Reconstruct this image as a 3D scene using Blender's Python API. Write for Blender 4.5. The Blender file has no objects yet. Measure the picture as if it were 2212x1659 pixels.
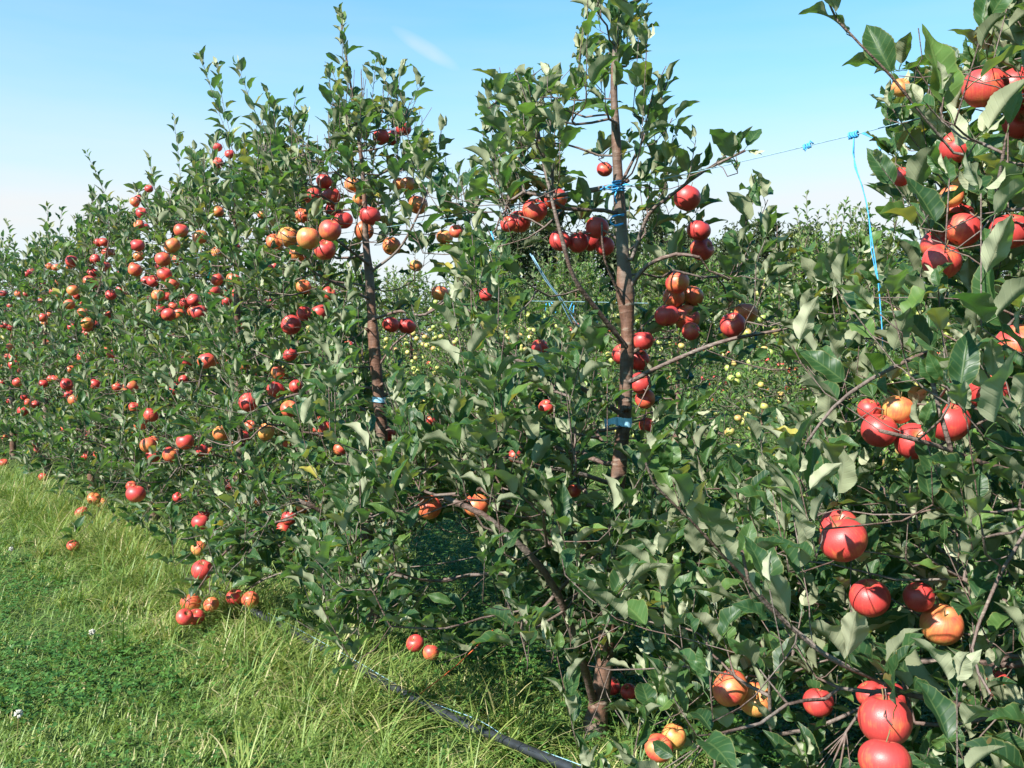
import bpy, math, random
import numpy as np

# ---------------------------------------------------------------- camera, world, sun, exposure
SC = bpy.context.scene
COL = SC.collection
FPX, PW, PH = 2000.0, 2212.0, 1659.0          # focal length and picture size in the same unit
CAMH = 1.15
PITCH = math.atan(89.5 / FPX)
cd = bpy.data.cameras.new('camera')
cam = bpy.data.objects.new('camera', cd)
COL.objects.link(cam)
cam.location = (0, 0, CAMH)
cam.rotation_euler = (math.radians(90) - PITCH, 0, 0)
cd.sensor_width = 36
cd.lens = 36 * FPX / PW
cd.clip_start = 0.05
cd.clip_end = 2000
SC.camera = cam

SUN_EL, SUN_AZ = math.radians(40), math.atan2(-0.68, -0.73)     # behind the camera, to its left
SDIR = np.array([math.sin(SUN_AZ) * math.cos(SUN_EL), math.cos(SUN_AZ) * math.cos(SUN_EL), math.sin(SUN_EL)])
w = bpy.data.worlds.new('World')
SC.world = w
w.use_nodes = True
nt = w.node_tree
nt.nodes.clear()
N = nt.nodes.new
out = N('ShaderNodeOutputWorld')
bg = N('ShaderNodeBackground')
sky = N('ShaderNodeTexSky')
sky.sky_type = 'NISHITA'
sky.sun_disc = False
sky.sun_elevation = SUN_EL
sky.sun_rotation = SUN_AZ
sky.air_density = 1.0
sky.dust_density = 0.6
sky.ozone_density = 1.0
bg.inputs['Strength'].default_value = 0.05
# whitish haze low in the sky and one faint wisp of cloud, mixed into the sky itself
tc = N('ShaderNodeTexCoord')
sep = N('ShaderNodeSeparateXYZ')
nt.links.new(tc.outputs['Generated'], sep.inputs[0])
ramp = N('ShaderNodeValToRGB')
ramp.color_ramp.elements[0].position = 0.02
ramp.color_ramp.elements[0].color = (0.92, 0.92, 0.92, 1)
ramp.color_ramp.elements[1].position = 0.42
ramp.color_ramp.elements[1].color = (0, 0, 0, 1)
e = ramp.color_ramp.elements.new(0.14)
e.color = (0.93, 0.93, 0.93, 1)
e = ramp.color_ramp.elements.new(0.25)
e.color = (0.44, 0.44, 0.44, 1)
nt.links.new(sep.outputs['Z'], ramp.inputs[0])
mp = N('ShaderNodeMapping')
mp.inputs['Scale'].default_value = (1.2, 1.2, 9)
nz = N('ShaderNodeTexNoise')
nz.inputs['Scale'].default_value = 2.2
nz.inputs['Detail'].default_value = 5
nt.links.new(tc.outputs['Generated'], mp.inputs[0])
nt.links.new(mp.outputs[0], nz.inputs['Vector'])
mth = N('ShaderNodeMath')
mth.operation = 'MULTIPLY_ADD'
mth.inputs[1].default_value = 0.34
mth.inputs[2].default_value = -0.17
nt.links.new(nz.outputs['Fac'], mth.inputs[0])
# wisp: a soft streak round one direction
def wisp(c, axis, la, lb, amp):
    sub = N('ShaderNodeVectorMath'); sub.operation = 'SUBTRACT'; sub.inputs[1].default_value = c
    nt.links.new(tc.outputs['Generated'], sub.inputs[0])
    nn = N('ShaderNodeTexNoise'); nn.inputs['Scale'].default_value = 24; nn.inputs['Detail'].default_value = 4
    nt.links.new(tc.outputs['Generated'], nn.inputs['Vector'])
    ax = np.array(axis, float); ax /= np.linalg.norm(ax)
    cc = np.array(c) / np.linalg.norm(c)
    bx = np.cross(ax, cc); bx /= np.linalg.norm(bx)
    outs = []
    for v, l in ((ax, la), (bx, lb)):
        d = N('ShaderNodeVectorMath'); d.operation = 'DOT_PRODUCT'; d.inputs[1].default_value = tuple(v / l)
        nt.links.new(sub.outputs[0], d.inputs[0])
        p = N('ShaderNodeMath'); p.operation = 'POWER'; p.inputs[1].default_value = 2
        ab = N('ShaderNodeMath'); ab.operation = 'ABSOLUTE'
        nt.links.new(d.outputs['Value'], ab.inputs[0]); nt.links.new(ab.outputs[0], p.inputs[0])
        outs.append(p)
    s = N('ShaderNodeMath'); s.operation = 'ADD'
    nt.links.new(outs[0].outputs[0], s.inputs[0]); nt.links.new(outs[1].outputs[0], s.inputs[1])
    g = N('ShaderNodeMath'); g.operation = 'SUBTRACT'; g.use_clamp = True; g.inputs[0].default_value = 1
    nt.links.new(s.outputs[0], g.inputs[1])
    m = N('ShaderNodeMath'); m.operation = 'MULTIPLY'; nt.links.new(g.outputs[0], m.inputs[0]); nt.links.new(nn.outputs['Fac'], m.inputs[1])
    k = N('ShaderNodeMath'); k.operation = 'MULTIPLY'; k.inputs[1].default_value = amp
    nt.links.new(m.outputs[0], k.inputs[0])
    return k
add0 = N('ShaderNodeMath'); add0.operation = 'ADD'; add0.use_clamp = True
nt.links.new(ramp.outputs[0], add0.inputs[0]); nt.links.new(mth.outputs[0], add0.inputs[1])
mixh = N('ShaderNodeMix'); mixh.data_type = 'RGBA'
mixh.inputs['B'].default_value = (6.9, 7.1, 7.2, 1)
tint = N('ShaderNodeMix'); tint.data_type = 'RGBA'; tint.blend_type = 'MULTIPLY'; tint.inputs['Factor'].default_value = 1
tint.inputs['B'].default_value = (0.45, 1.78, 2.15, 1)
nt.links.new(sky.outputs[0], tint.inputs['A'])
nt.links.new(tint.outputs['Result'], mixh.inputs['A'])
nt.links.new(add0.outputs[0], mixh.inputs['Factor'])
wk = wisp((-0.087, 0.951, 0.297), (1.0, 0.0, -0.62), 0.040, 0.0085, 0.42)
mixw = N('ShaderNodeMix'); mixw.data_type = 'RGBA'
mixw.inputs['B'].default_value = (9.2, 8.2, 9.0, 1)
nt.links.new(mixh.outputs['Result'], mixw.inputs['A'])
nt.links.new(wk.outputs[0], mixw.inputs['Factor'])
nt.links.new(mixw.outputs['Result'], bg.inputs['Color'])
nt.links.new(bg.outputs[0], out.inputs['Surface'])

sl = bpy.data.lights.new('sun', 'SUN')
sl.energy = 5.0
sl.angle = math.radians(0.5)
sl.color = (1.0, 0.955, 0.87)
so = bpy.data.objects.new('sun', sl)
COL.objects.link(so)
so.location = (-6, -9, 9)
so.rotation_euler = (math.radians(90) - SUN_EL, 0, math.atan2(-SDIR[0], -SDIR[1]) * -1 + 0)
from mathutils import Vector
so.rotation_euler = Vector(-SDIR).to_track_quat('-Z', 'Y').to_euler()
SC.view_settings.view_transform = 'Standard'
SC.view_settings.look = 'None'
SC.view_settings.exposure = 1.4
SC.view_settings.gamma = 1

# ---------------------------------------------------------------- helpers
CAM = np.array([0, 0, CAMH])
FW = np.array([0, math.cos(PITCH), -math.sin(PITCH)])
UP = np.array([0, math.sin(PITCH), math.cos(PITCH)])
ZU = np.array([0, 0, 1.0])

def at(px, py, Y):
    """world point that stands at horizontal distance Y in the direction (px, py)"""
    d = np.array([(px - PW / 2) / FPX, 0, 0]) + FW + UP * ((PH / 2 - py) / FPX)
    return CAM + d * (Y / d[1])

def proj(P):
    d = np.atleast_2d(P) - CAM
    z = d @ FW
    z = np.where(np.abs(z) < 1e-4, 1e-4, z)
    return PW / 2 + FPX * d[:, 0] / z, PH / 2 - FPX * (d @ UP) / z, z

def unit(v):
    return v / np.maximum(np.linalg.norm(v, axis=-1, keepdims=True), 1e-9)

def tag(o, label=None, cat=None, group=None, kind=None):
    if label: o['label'] = label
    if cat: o['category'] = cat
    if group: o['group'] = group
    if kind: o['kind'] = kind
    return o

def empty(name, loc, rz=0.0, scale=1.0):
    o = bpy.data.objects.new(name, None)
    o.empty_display_size = 0.2
    o.location = tuple(loc)
    o.rotation_euler = (0, 0, rz)
    o.scale = (scale,) * 3
    COL.objects.link(o)
    return o

def mesh_np(name, V, F, mats, parent=None, smooth=True, attrs=None, midx=None):
    """V (n,3); F list of (m,k) index arrays; builds ONE mesh object"""
    me = bpy.data.meshes.new(name)
    V = np.asarray(V, dtype=np.float32)
    me.vertices.add(len(V))
    me.vertices.foreach_set('co', V.ravel())
    Fs = [np.asarray(f, dtype=np.int32) for f in F if len(f)]
    loops = np.concatenate([f.ravel() for f in Fs])
    tot = np.concatenate([np.full(len(f), f.shape[1], dtype=np.int32) for f in Fs])
    start = np.concatenate([[0], np.cumsum(tot)[:-1]]).astype(np.int32)
    me.loops.add(len(loops))
    me.loops.foreach_set('vertex_index', loops)
    me.polygons.add(len(tot))
    me.polygons.foreach_set('loop_start', start)
    me.polygons.foreach_set('loop_total', tot)
    if midx is not None:
        me.polygons.foreach_set('material_index', np.asarray(midx, dtype=np.int32))
    me.polygons.foreach_set('use_smooth', np.full(len(tot), smooth, dtype=bool))
    for k, (typ, arr) in (attrs or {}).items():
        a = me.attributes.new(k, typ, 'POINT')
        a.data.foreach_set('vector' if typ == 'FLOAT_VECTOR' else 'value', np.asarray(arr, dtype=np.float32).ravel())
    me.update(calc_edges=True)
    for m in (mats if isinstance(mats, (list, tuple)) else [mats]):
        me.materials.append(m)
    o = bpy.data.objects.new(name, me)
    COL.objects.link(o)
    if parent: o.parent = parent
    return o

class Tubes:
    def __init__(self): self.V, self.F, self.n = [], [], 0
    def add(self, P, R, k=6, cap=True):
        P = np.asarray(P, float)
        if len(P) < 2: return
        R = np.broadcast_to(np.asarray(R, float), (len(P),))
        T = unit(np.gradient(P, axis=0))
        m = unit(T.mean(0))
        ref = np.eye(3)[np.argmin(np.abs(m))]
        S = unit(np.cross(T, ref)); B = np.cross(T, S)
        a = np.linspace(0, 2 * math.pi, k, endpoint=False)
        ring = P[:, None] + R[:, None, None] * (np.cos(a)[None, :, None] * S[:, None] + np.sin(a)[None, :, None] * B[:, None])
        V = ring.reshape(-1, 3)
        n = len(P)
        i = np.arange(n - 1)[:, None] * k
        j = np.arange(k)[None, :]
        j2 = (j + 1) % k
        q = np.stack([i + j, i + j2, i + k + j2, i + k + j], -1).reshape(-1, 4) + self.n
        self.F.append(q)
        self.V.append(V)
        base = self.n
        self.n += len(V)
        if cap:
            self.V.append(P[[0, -1]])
            c0, c1 = self.n, self.n + 1
            self.n += 2
            jj = np.arange(k)
            e0 = base + jj; e1 = base + (jj + 1) % k
            f0 = base + (n - 1) * k + jj; f1 = base + (n - 1) * k + (jj + 1) % k
            # triangles kept as degenerate-free quads are not needed: store separately
            self.F.append(np.stack([e1, e0, np.full(k, c0)], -1))
            self.F.append(np.stack([f0, f1, np.full(k, c1)], -1))
    def build(self, name, mat, parent=None, origin=None):
        if not self.V: return None
        V = np.concatenate(self.V)
        if origin is not None: V = V - np.asarray(origin)
        return mesh_np(name, V, self.F, mat, parent)

def spline(P, step=0.04):
    """Catmull-Rom through P, resampled about every step"""
    P = np.asarray(P, float)
    if len(P) == 2:
        n = max(2, int(np.linalg.norm(P[1] - P[0]) / step) + 1)
        return P[0] + (P[1] - P[0]) * np.linspace(0, 1, n)[:, None]
    Q = np.vstack([2 * P[0] - P[1], P, 2 * P[-1] - P[-2]])
    out = [P[0]]
    for i in range(1, len(Q) - 2):
        p0, p1, p2, p3 = Q[i - 1:i + 3]
        n = max(1, int(np.linalg.norm(p2 - p1) / step))
        for t in np.linspace(0, 1, n + 1)[1:]:
            out.append(0.5 * ((2 * p1) + (-p0 + p2) * t + (2 * p0 - 5 * p1 + 4 * p2 - p3) * t * t + (-p0 + 3 * p1 - 3 * p2 + p3) * t ** 3))
    return np.array(out)

# ---------------------------------------------------------------- materials
class NB:
    def __init__(self, name):
        self.m = bpy.data.materials.new(name); self.m.use_nodes = True
        self.t = self.m.node_tree; self.t.nodes.clear()
        self.out = self.n('ShaderNodeOutputMaterial')
    def n(self, ty, **kw):
        x = self.t.nodes.new(ty)
        for k, v in kw.items(): setattr(x, k, v)
        return x
    def l(self, a, b): self.t.links.new(a, b)
    def math(self, op, a, b=None, c=None, clamp=False):
        x = self.n('ShaderNodeMath', operation=op, use_clamp=clamp)
        for i, v in enumerate((a, b, c)):
            if v is None: continue
            if isinstance(v, (int, float)): x.inputs[i].default_value = v
            else: self.l(v, x.inputs[i])
        return x.outputs[0]
    def ramp(self, fac, stops, interp='LINEAR'):
        r = self.n('ShaderNodeValToRGB'); r.color_ramp.interpolation = interp
        el = r.color_ramp.elements
        for i, (p, c) in enumerate(stops):
            if i < 2: e = el[i]; e.position = p
            else: e = el.new(p)
            e.color = tuple(c) + (1,) if len(c) == 3 else c
        self.l(fac, r.inputs[0])
        return r.outputs[0]
    def mix(self, f, a, b, blend='MIX'):
        x = self.n('ShaderNodeMix', data_type='RGBA', blend_type=blend)
        for s, v in (('Factor', f), ('A', a), ('B', b)):
            if isinstance(v, (int, float)): x.inputs[s].default_value = v
            elif isinstance(v, tuple): x.inputs[s].default_value = v + (1,) if len(v) == 3 else v
            else: self.l(v, x.inputs[s])
        return x.outputs['Result']
    def noise(self, vec, scale, detail=3, rough=0.5):
        x = self.n('ShaderNodeTexNoise'); x.inputs['Scale'].default_value = scale; x.inputs['Detail'].default_value = detail
        x.inputs['Roughness'].default_value = rough
        if vec is not None: self.l(vec, x.inputs['Vector'])
        return x.outputs['Fac']
    def bump(self, h, strength, dist):
        x = self.n('ShaderNodeBump'); x.inputs['Strength'].default_value = strength; x.inputs['Distance'].default_value = dist
        self.l(h, x.inputs['Height']); return x.outputs[0]
    def pbr(self, col, rough=0.6, spec=0.5, normal=None):
        p = self.n('ShaderNodeBsdfPrincipled')
        if isinstance(col, tuple): p.inputs['Base Color'].default_value = col + (1,)
        else: self.l(col, p.inputs['Base Color'])
        if isinstance(rough, (int, float)): p.inputs['Roughness'].default_value = rough
        else: self.l(rough, p.inputs['Roughness'])
        if isinstance(spec, (int, float)): p.inputs['Specular IOR Level'].default_value = spec
        else: self.l(spec, p.inputs['Specular IOR Level'])
        if normal is not None: self.l(normal, p.inputs['Normal'])
        return p
    def finish(self, sh):
        self.l(sh.outputs[0], self.out.inputs['Surface']); return self.m

def leaf_material(name, tops, unders, trans, yellow=0.985, tr=0.23):
    b = NB(name)
    at_ = b.n('ShaderNodeAttribute', attribute_name='leafuv')
    s = b.n('ShaderNodeSeparateXYZ'); b.l(at_.outputs['Vector'], s.inputs[0])
    u, t, r = s.outputs
    au = b.math('ABSOLUTE', u)
    # side veins slanting towards the tip
    ph = b.math('FRACT', b.math('MULTIPLY', b.math('SUBTRACT', t, b.math('MULTIPLY', au, 0.16)), 8.0))
    vein = b.math('SUBTRACT', 1.0, b.math('MULTIPLY', b.math('ABSOLUTE', b.math('SUBTRACT', ph, 0.5)), 7.0), clamp=True)
    mid = b.math('SUBTRACT', 1.0, b.math('MULTIPLY', au, 11.0), clamp=True)
    v = b.math('MAXIMUM', b.math('MULTIPLY', vein, 0.55), mid)
    geo = b.n('ShaderNodeNewGeometry')
    nz = b.noise(geo.outputs['Position'], 55, 3)
    nz2 = b.noise(geo.outputs['Position'], 9, 2)
    top = b.ramp(r, [(0.0, tops[0]), (0.45, tops[1]), (0.88, tops[2]), (yellow - 0.02, tops[3]), (yellow, (0.32, 0.27, 0.05))])
    top = b.mix(b.math('MULTIPLY', v, 0.38), top, (0.20, 0.26, 0.09))
    top = b.mix(b.math('MULTIPLY', nz, 0.35), top, (0.02, 0.06, 0.015), 'MIX')
    und = b.ramp(r, [(0.0, unders[0]), (0.6, unders[1]), (yellow - 0.01, unders[2]), (yellow, (0.33, 0.29, 0.11))])
    und = b.mix(b.math('MULTIPLY', v, 0.25), und, (0.30, 0.31, 0.21))
    und = b.mix(b.math('MULTIPLY', b.math('SUBTRACT', nz2, 0.45, clamp=True), 0.9), und, (0.15, 0.17, 0.10))
    # warm thin margin
    edge = b.math('MULTIPLY', b.math('SUBTRACT', au, 0.90, clamp=True), 5.0, clamp=True)
    top = b.mix(edge, top, (0.22, 0.20, 0.07))
    # a few brown blotches
    bl = b.math('MULTIPLY', b.math('GREATER_THAN', b.noise(geo.outputs['Position'], 38, 1), 0.73), 0.55)
    top = b.mix(bl, top, (0.16, 0.09, 0.03))
    isback = geo.outputs['Backfacing']
    col = b.mix(isback, top, und)
    rough = b.math('MULTIPLY_ADD', isback, 0.40, b.math('MULTIPLY_ADD', nz, 0.18, 0.36))
    spec = b.math('MULTIPLY_ADD', isback, -0.24, 0.30)
    h = b.math('MULTIPLY_ADD', v, 0.8, b.math('MULTIPLY', nz, 0.5))
    p = b.pbr(col, rough, spec, b.bump(h, 0.35, 0.0015))
    tb = b.n('ShaderNodeBsdfTranslucent')
    tcol = b.ramp(r, [(0.0, trans[0]), (0.8, trans[1]), (yellow, (0.45, 0.38, 0.04))])
    b.l(tcol, tb.inputs['Color'])
    ms = b.n('ShaderNodeMixShader'); ms.inputs[0].default_value = tr
    b.l(p.outputs[0], ms.inputs[1]); b.l(tb.outputs[0], ms.inputs[2])
    return b.finish(ms)

M = {}
M['leaf'] = leaf_material('apple_leaf', [(0.012, 0.034, 0.014), (0.020, 0.053, 0.019), (0.038, 0.086, 0.026), (0.09, 0.16, 0.035)],
                          [(0.19, 0.21, 0.125), (0.28, 0.295, 0.19), (0.37, 0.38, 0.26)], [(0.08, 0.24, 0.03), (0.22, 0.42, 0.05)], 0.994)
M['leaf2'] = leaf_material('green_apple_leaf', [(0.022, 0.065, 0.016), (0.05, 0.13, 0.024), (0.11, 0.21, 0.036), (0.20, 0.30, 0.055)],
                           [(0.17, 0.21, 0.11), (0.22, 0.26, 0.13), (0.28, 0.31, 0.15)], [(0.12, 0.28, 0.03), (0.30, 0.46, 0.05)], 0.985)
M['far_leaf'] = leaf_material('far_leaf', [(0.020, 0.036, 0.016), (0.028, 0.048, 0.020), (0.04, 0.062, 0.024), (0.055, 0.075, 0.03)],
                              [(0.035, 0.05, 0.024), (0.05, 0.066, 0.032), (0.06, 0.075, 0.038)], [(0.04, 0.07, 0.02), (0.07, 0.10, 0.03)], 1.5, 0.15)

def bark(name, c0, c1, c2, scale=30):
    b = NB(name)
    g = b.n('ShaderNodeTexCoord')
    mp = b.n('ShaderNodeMapping'); mp.inputs['Scale'].default_value = (1, 1, 0.45)
    b.l(g.outputs['Object'], mp.inputs[0])
    n1 = b.noise(mp.outputs[0], scale, 5, 0.6)
    mp2 = b.n('ShaderNodeMapping'); mp2.inputs['Scale'].default_value = (1, 1, 3.2)
    b.l(g.outputs['Object'], mp2.inputs[0])
    n2 = b.noise(mp2.outputs[0], scale * 0.7, 3, 0.5)
    n3 = b.noise(g.outputs['Object'], 6, 3, 0.6)
    c = b.ramp(n1, [(0.30, c0), (0.66, c1)])
    c = b.mix(b.math('MULTIPLY', b.math('SUBTRACT', n3, 0.44, clamp=True), 4.0, clamp=True), c, c2)
    c = b.mix(b.math('MULTIPLY', b.math('SUBTRACT', n2, 0.60, clamp=True), 5.0, clamp=True), c, (0.30, 0.25, 0.20))
    return b.finish(b.pbr(c, 0.62, 0.35, b.bump(b.math('ADD', n1, b.math('MULTIPLY', n2, 0.7)), 0.9, 0.006)))
M['bark'] = bark('apple_bark', (0.045, 0.022, 0.016), (0.165, 0.080, 0.050), (0.125, 0.108, 0.088))
M['limb'] = bark('limb_bark', (0.06, 0.035, 0.028), (0.135, 0.088, 0.072), (0.15, 0.125, 0.11), 60)
M['twig'] = bark('shoot_bark', (0.15, 0.10, 0.095), (0.27, 0.21, 0.20), (0.26, 0.23, 0.22), 90)
M['far_bark'] = bark('far_bark', (0.05, 0.04, 0.03), (0.10, 0.08, 0.06), (0.09, 0.08, 0.07), 3)

def apple_material(name, red, orange, ground, streak=1.0):
    b = NB(name)
    g = b.n('ShaderNodeTexCoord'); oi = b.n('ShaderNodeObjectInfo')
    so_ = b.n('ShaderNodeSeparateColor'); b.l(oi.outputs['Color'], so_.inputs[0])
    off = b.n('ShaderNodeVectorMath', operation='ADD'); b.l(g.outputs['Object'], off.inputs[0])
    cmb = b.n('ShaderNodeCombineXYZ')
    rr = b.math('MULTIPLY', oi.outputs['Random'], 40.0)
    b.l(rr, cmb.inputs[0]); b.l(rr, cmb.inputs[2]); b.l(cmb.outputs[0], off.inputs[1])
    big = b.noise(off.outputs[0], 1.1, 3, 0.55)
    # streaks run from stem to calyx
    sp = b.n('ShaderNodeSeparateXYZ'); b.l(g.outputs['Object'], sp.inputs[0])
    ang = b.math('ARCTAN2', sp.outputs[0], sp.outputs[1])
    cv = b.n('ShaderNodeCombineXYZ')
    b.l(b.math('MULTIPLY', b.math('SINE', ang), 8.0), cv.inputs[0]); b.l(b.math('MULTIPLY', b.math('COSINE', ang), 8.0), cv.inputs[1])
    b.l(b.math('MULTIPLY_ADD', sp.outputs[2], 0.9, rr), cv.inputs[2])
    st = b.noise(cv.outputs[0], 1.6, 3, 0.6)
    vo = b.n('ShaderNodeTexVoronoi'); vo.inputs['Scale'].default_value = 13; b.l(g.outputs['Object'], vo.inputs['Vector'])
    spk = b.math('SUBTRACT', 1.0, b.math('MULTIPLY', vo.outputs['Distance'], 7.5), clamp=True)
    # redness: per fruit, blotchy over the fruit, less round the calyx
    k = b.math('ADD', b.math('MULTIPLY_ADD', big, 1.25, -0.61), so_.outputs[0])
    k = b.math('ADD', k, b.math('MULTIPLY', b.math('SUBTRACT', st, 0.5), 0.62 * streak))
    k = b.math('ADD', k, b.math('MULTIPLY', b.math('SUBTRACT', sp.outputs[2], 0.0), 0.10))
    c = b.ramp(k, [(0.05, ground), (0.36, orange), (0.68, red), (1.0, tuple(x * 0.78 for x in red))])
    c = b.mix(b.math('MULTIPLY', spk, 0.42), c, (0.60, 0.36, 0.18))
    rad = b.math('SQRT', b.math('ADD', b.math('POWER', sp.outputs[0], 2.0), b.math('POWER', sp.outputs[1], 2.0)))
    rus = b.math('MULTIPLY', b.math('SUBTRACT', 0.36, rad, clamp=True), b.math('GREATER_THAN', sp.outputs[2], 0.0))
    c = b.mix(b.math('MULTIPLY', rus, 2.6, clamp=True), c, (0.24, 0.17, 0.06))
    p = b.pbr(c, b.math('MULTIPLY_ADD', big, 0.2, 0.33), 0.5, b.bump(b.noise(g.outputs['Object'], 26, 2), 0.10, 0.01))
    p.inputs['Subsurface Weight'].default_value = 0.0
    p.inputs['Coat Weight'].default_value = 0.05
    p.inputs['Coat Roughness'].default_value = 0.32
    return b.finish(p)
M['apple'] = apple_material('red_apple_skin', (0.47, 0.045, 0.042), (0.57, 0.145, 0.055), (0.54, 0.29, 0.08))
M['yapple'] = apple_material('yellow_apple_skin', (0.42, 0.22, 0.08), (0.37, 0.35, 0.10), (0.27, 0.34, 0.08), 0.4)

def plain(name, col, rough=0.5, spec=0.4, nscale=20, var=0.25, bumpd=0.001):
    b = NB(name); g = b.n('ShaderNodeTexCoord')
    nz = b.noise(g.outputs['Object'], nscale, 4)
    c = b.ramp(nz, [(0.3, tuple(x * (1 - var) for x in col)), (0.7, tuple(min(1, x * (1 + var)) for x in col))])
    return b.finish(b.pbr(c, rough, spec, b.bump(nz, 0.3, bumpd)))
M['calyx'] = plain('calyx_brown', (0.09, 0.055, 0.03), 0.8)
M['stem'] = plain('fruit_stem', (0.14, 0.10, 0.04), 0.7)
M['pipe'] = plain('black_pipe', (0.020, 0.023, 0.028), 0.42, 0.5, 40, 0.35)
M['blue'] = plain('blue_twine', (0.06, 0.36, 0.72), 0.6, 0.3, 200)
M['paleblue'] = plain('pale_blue_tape', (0.30, 0.56, 0.74), 0.5, 0.4, 60, 0.15)
M['white'] = plain('faded_string', (0.22, 0.38, 0.50), 0.7, 0.3, 100)
M['wire'] = plain('galvanised_wire', (0.20, 0.32, 0.38), 0.35, 0.6, 100)
M['orange'] = plain('orange_twine', (0.70, 0.13, 0.04), 0.6, 0.3, 100)
M['petal'] = plain('clover_white', (0.5, 0.48, 0.42), 0.8, 0.2)
M['teal'] = plain('teal_tie', (0.02, 0.35, 0.33), 0.6, 0.3)

def blade_material(name, stops, tr=0.3):
    b = NB(name)
    a = b.n('ShaderNodeAttribute', attribute_name='leafuv')
    s = b.n('ShaderNodeSeparateXYZ'); b.l(a.outputs['Vector'], s.inputs[0])
    c = b.ramp(s.outputs[2], stops)
    c = b.mix(b.math('MULTIPLY', s.outputs[1], 0.30), c, (0.24, 0.25, 0.09))
    p = b.pbr(c, 0.5, 0.35)
    tb = b.n('ShaderNodeBsdfTranslucent'); b.l(b.mix(1.0, c, (1.7, 1.7, 1.0), 'MULTIPLY'), tb.inputs['Color'])
    ms = b.n('ShaderNodeMixShader'); ms.inputs[0].default_value = tr
    b.l(p.outputs[0], ms.inputs[1]); b.l(tb.outputs[0], ms.inputs[2])
    return b.finish(ms)
M['grass'] = blade_material('grass_blade', [(0.0, (0.045, 0.12, 0.022)), (0.4, (0.115, 0.20, 0.038)), (0.74, (0.24, 0.30, 0.075)), (0.82, (0.38, 0.35, 0.16)), (1.0, (0.50, 0.43, 0.25))])
M['clover'] = blade_material('clover_leaf', [(0.0, (0.028, 0.088, 0.018)), (0.7, (0.055, 0.135, 0.024)), (1.0, (0.10, 0.20, 0.04))])

def ground_material():
    b = NB('orchard_floor'); g = b.n('ShaderNodeTexCoord')
    a = b.noise(g.outputs['Object'], 1.3, 5, 0.6); c2 = b.noise(g.outputs['Object'], 45, 4, 0.7); c3 = b.noise(g.outputs['Object'], 0.06, 3)
    c = b.ramp(c2, [(0.30, (0.022, 0.030, 0.010)), (0.55, (0.045, 0.075, 0.020)), (0.72, (0.12, 0.13, 0.05))])
    c = b.mix(b.math('MULTIPLY', a, 0.5), c, (0.07, 0.10, 0.03))
    c = b.mix(b.math('MULTIPLY', c3, 0.4), c, (0.06, 0.11, 0.03))
    return b.finish(b.pbr(c, 0.9, 0.1, b.bump(c2, 0.6, 0.02)))
M['ground'] = ground_material()

# ---------------------------------------------------------------- leaf shapes
def leaf_template(seg, na, fold, curl, wave, rng, serr=0.0, petiole=0.26, rise=0.15, width=0.25):
    ts = np.linspace(0, 1, seg + 1)
    us = np.linspace(-1, 1, na + 1)
    V, A = [], []
    y = z = 0.0
    ph = rng.uniform(0, 6.28); ph2 = rng.uniform(0, 6.28)
    twist = rng.uniform(-0.5, 0.5)
    prev = 0
    for i, t in enumerate(ts):
        th = rise - curl * (t ** 1.2)
        if i: dt = t - prev; y += math.cos(th) * dt; z += math.sin(th) * dt
        prev = t
        hw = width * max(0.0, math.sin(math.pi * t ** 0.76)) ** 0.86 * (1.04 - 0.10 * t)
        if t > 0.75: hw *= 1 - 0.38 * (t - 0.75) / 0.25
        if serr and 0 < i < seg: hw *= 1 + serr * (1 if i % 2 else -1)
        f = fold * (1 - 0.3 * t)
        for u in us:
            fa = f + 0.25 * math.sin(2 * math.pi * 1.3 * t + ph) * wave * 4
            sx = u * hw * math.cos(fa)
            nzv = abs(u) * hw * math.sin(fa) - 0.35 * hw * u * u * wave * 6 * 0.5
            nzv += wave * hw * 1.6 * abs(u) * math.sin(2 * math.pi * 2.6 * t + (ph if u > 0 else ph2))
            tw = twist * t
            sx2 = sx * math.cos(tw) - nzv * math.sin(tw) * 0.5
            nz2 = sx * math.sin(tw) + nzv
            V.append((sx2, y - nz2 * math.sin(th) * 1.0, z + nz2 * math.cos(th)))
            A.append((u, t))
    V = np.array(V); A = np.array(A)
    k = na + 1
    F = []
    for i in range(seg):
        for j in range(na):
            a = i * k + j
            F.append((a, a + 1, a + k + 1, a + k))
    F = np.array(F)
    V[:, 1] += petiole
    if petiole > 0:                                  # a thin two-sided petiole strip
        n0 = len(V)
        pv, pa = [], []
        for i, t in enumerate((0, 0.5, 1.0)):
            yy = t * petiole * 1.02; zz = 0.02 * math.sin(t * 3.14)
            for dx, dz in ((-0.011, 0), (0.011, 0), (0, -0.016)):
                pv.append((dx, yy, zz + dz)); pa.append((0.02, 0.01))
        pf = []
        for i in range(2):
            a = n0 + i * 3
            for j in range(3):
                j2 = (j + 1) % 3
                pf.append((a + j, a + j2, a + 3 + j2, a + 3 + j))
        V = np.vstack([V, pv]); A = np.vstack([A, pa]); F = np.vstack([F, pf])
    return V, A, F

RNG = np.random.default_rng(11)
def template_set(seg, na, serr, petiole, n, width=0.278):
    return [leaf_template(seg, na, RNG.uniform(0.50, 1.18), RNG.uniform(0.20, 1.05), RNG.uniform(0.03, 0.15), RNG, serr, petiole,
                          RNG.uniform(0.1, 0.5), width * RNG.uniform(0.88, 1.12)) for _ in range(n)]
LOD = [template_set(26, 6, 0.022, 0.26, 20), template_set(12, 4, 0.022, 0.26, 10), template_set(6, 4, 0.0, 0.24, 8), template_set(4, 2, 0.0, 0.0, 6, 0.30)]

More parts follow.
